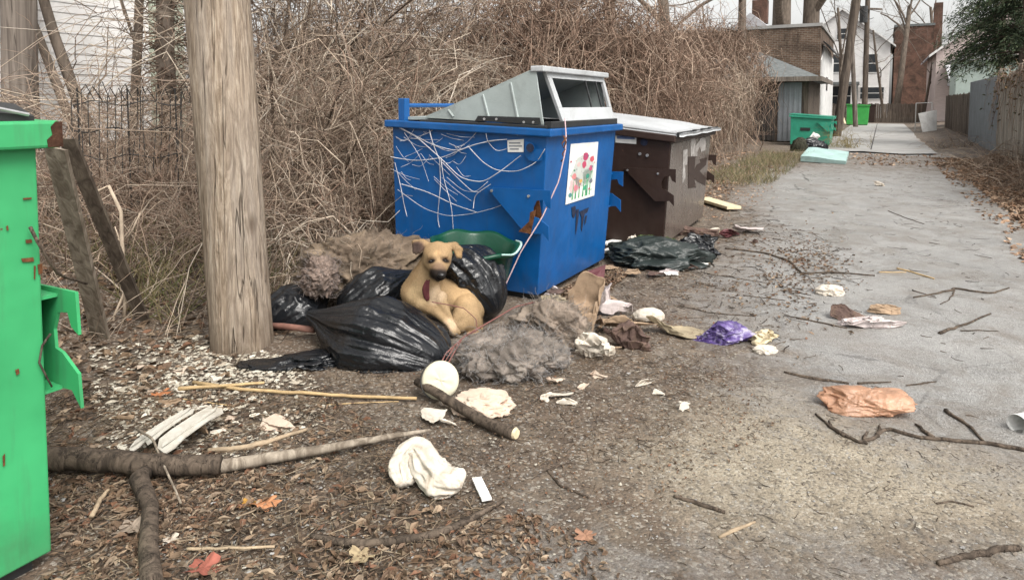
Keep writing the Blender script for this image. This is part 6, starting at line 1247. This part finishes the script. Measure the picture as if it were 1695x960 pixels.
crumbs(mb,ad_scatter(150,9,19,-1.6,1.8,.004),(.03,.14),.003,DK[:3]); crumbs(mb,ad_scatter(900,1.5,7,3.2,5),(.08,.5),.003,DK)
tag(mb.build('twig_litter',M['twig'],origin=(0,0,0)),'small dark twig bits scattered over dirt and road','twig litter',kind='stuff')
# single bright leaves
def leaf(label,px,py,s,col):
    g=G(px,py); mb=MB(); n=10; an=np.linspace(0,2*PI,40,endpoint=False); r=s*.5*(.55+.45*np.abs(np.cos(an*2.5)))*(1+.15*np.sin(an*9)); V=[]
    for k in (0,.5,1.): V.append(np.c_[r*k*np.cos(an),r*k*np.sin(an)*.8,.012+.35*s*(.3*np.sin(an*2+px)*k*k+.12*np.cos(an*5)*k)])
    V=np.concatenate(V)+g; V[:,2]=np.maximum(V[:,2],g[2]+.008)+max(hz(g[0],g[1]),0); i=np.arange(40); j=(i+1)%40; mb.add(V,np.concatenate([np.c_[k*40+i,k*40+j,(k+1)*40+j,(k+1)*40+i] for k in (0,1)]),cols(120,np.array([col]),.2)); tag(mb.build('fallen_leaf',M['leaf'],smooth=True),label,'leaf','single fallen leaves')
leaf('orange brown lobed leaf at the left end of the reeds',264,656,.12,(.42,.17,.075)); leaf('orange and tan leaf in the litter below the split pole',440,838,.11,(.48,.22,.11)); leaf('yellow brown leaf touching the orange and tan one',412,838,.07,(.45,.24,.05))
leaf('dull red leaf at the bottom beside the log side limb',338,944,.13,(.33,.11,.08)); leaf('curled tan leaf below the curved branch',600,925,.11,(.40,.31,.19)); leaf('reddish tan leaf on the bottom gravel',970,890,.09,(.36,.20,.13)); leaf('pale leaf below the fallen log on the left',282,898,.07,(.55,.48,.40)); leaf('grey brown leaf right of the log side limb',218,880,.12,(.30,.24,.19)); leaf('pale curled leaf near the trash bag foot',492,635,.08,(.50,.44,.35))
# ---------------------------------------------------------------- light
w=bpy.data.worlds.new('World'); S.world=w; w.use_nodes=True; nt_=w.node_tree; bg=nt_.nodes['Background']
sky=nt_.nodes.new('ShaderNodeTexSky'); sky.sky_type='NISHITA'; sky.sun_disc=False; SE=math.radians(52); SAZ=math.radians(146)   # azimuth from +Y clockwise
sky.sun_elevation=SE; sky.sun_rotation=SAZ; sky.dust_density=4; sky.air_density=1.; sky.ozone_density=1
hs_=nt_.nodes.new('ShaderNodeHueSaturation'); hs_.inputs['Saturation'].default_value=.10; hs_.inputs['Value'].default_value=1.0
nt_.links.new(sky.outputs[0],hs_.inputs['Color']); tm=nt_.nodes.new('ShaderNodeMix'); tm.data_type='RGBA'; tm.blend_type='MULTIPLY'; tm.inputs[0].default_value=1; tm.inputs[7].default_value=(1.,.985,.955,1); nt_.links.new(hs_.outputs[0],tm.inputs[6]); nt_.links.new(tm.outputs[2],bg.inputs['Color']); bg.inputs['Strength'].default_value=.135
sl=bpy.data.lights.new('sun','SUN'); sl.energy=1.5; sl.angle=math.radians(32); sl.color=(1,.95,.885); so=bpy.data.objects.new('sun',sl); COL.objects.link(so)
dv_=Vector((math.sin(SAZ)*math.cos(SE),math.cos(SAZ)*math.cos(SE),math.sin(SE))); so.rotation_euler=dv_.to_track_quat('Z','Y').to_euler()
vs=S.view_settings; vs.view_transform='Standard'; vs.look='None'; vs.gamma=1; vs.use_curve_mapping=False; vs.exposure=1.02
for o in list(bpy.data.objects):
    if '_w' in o: del o['_w']
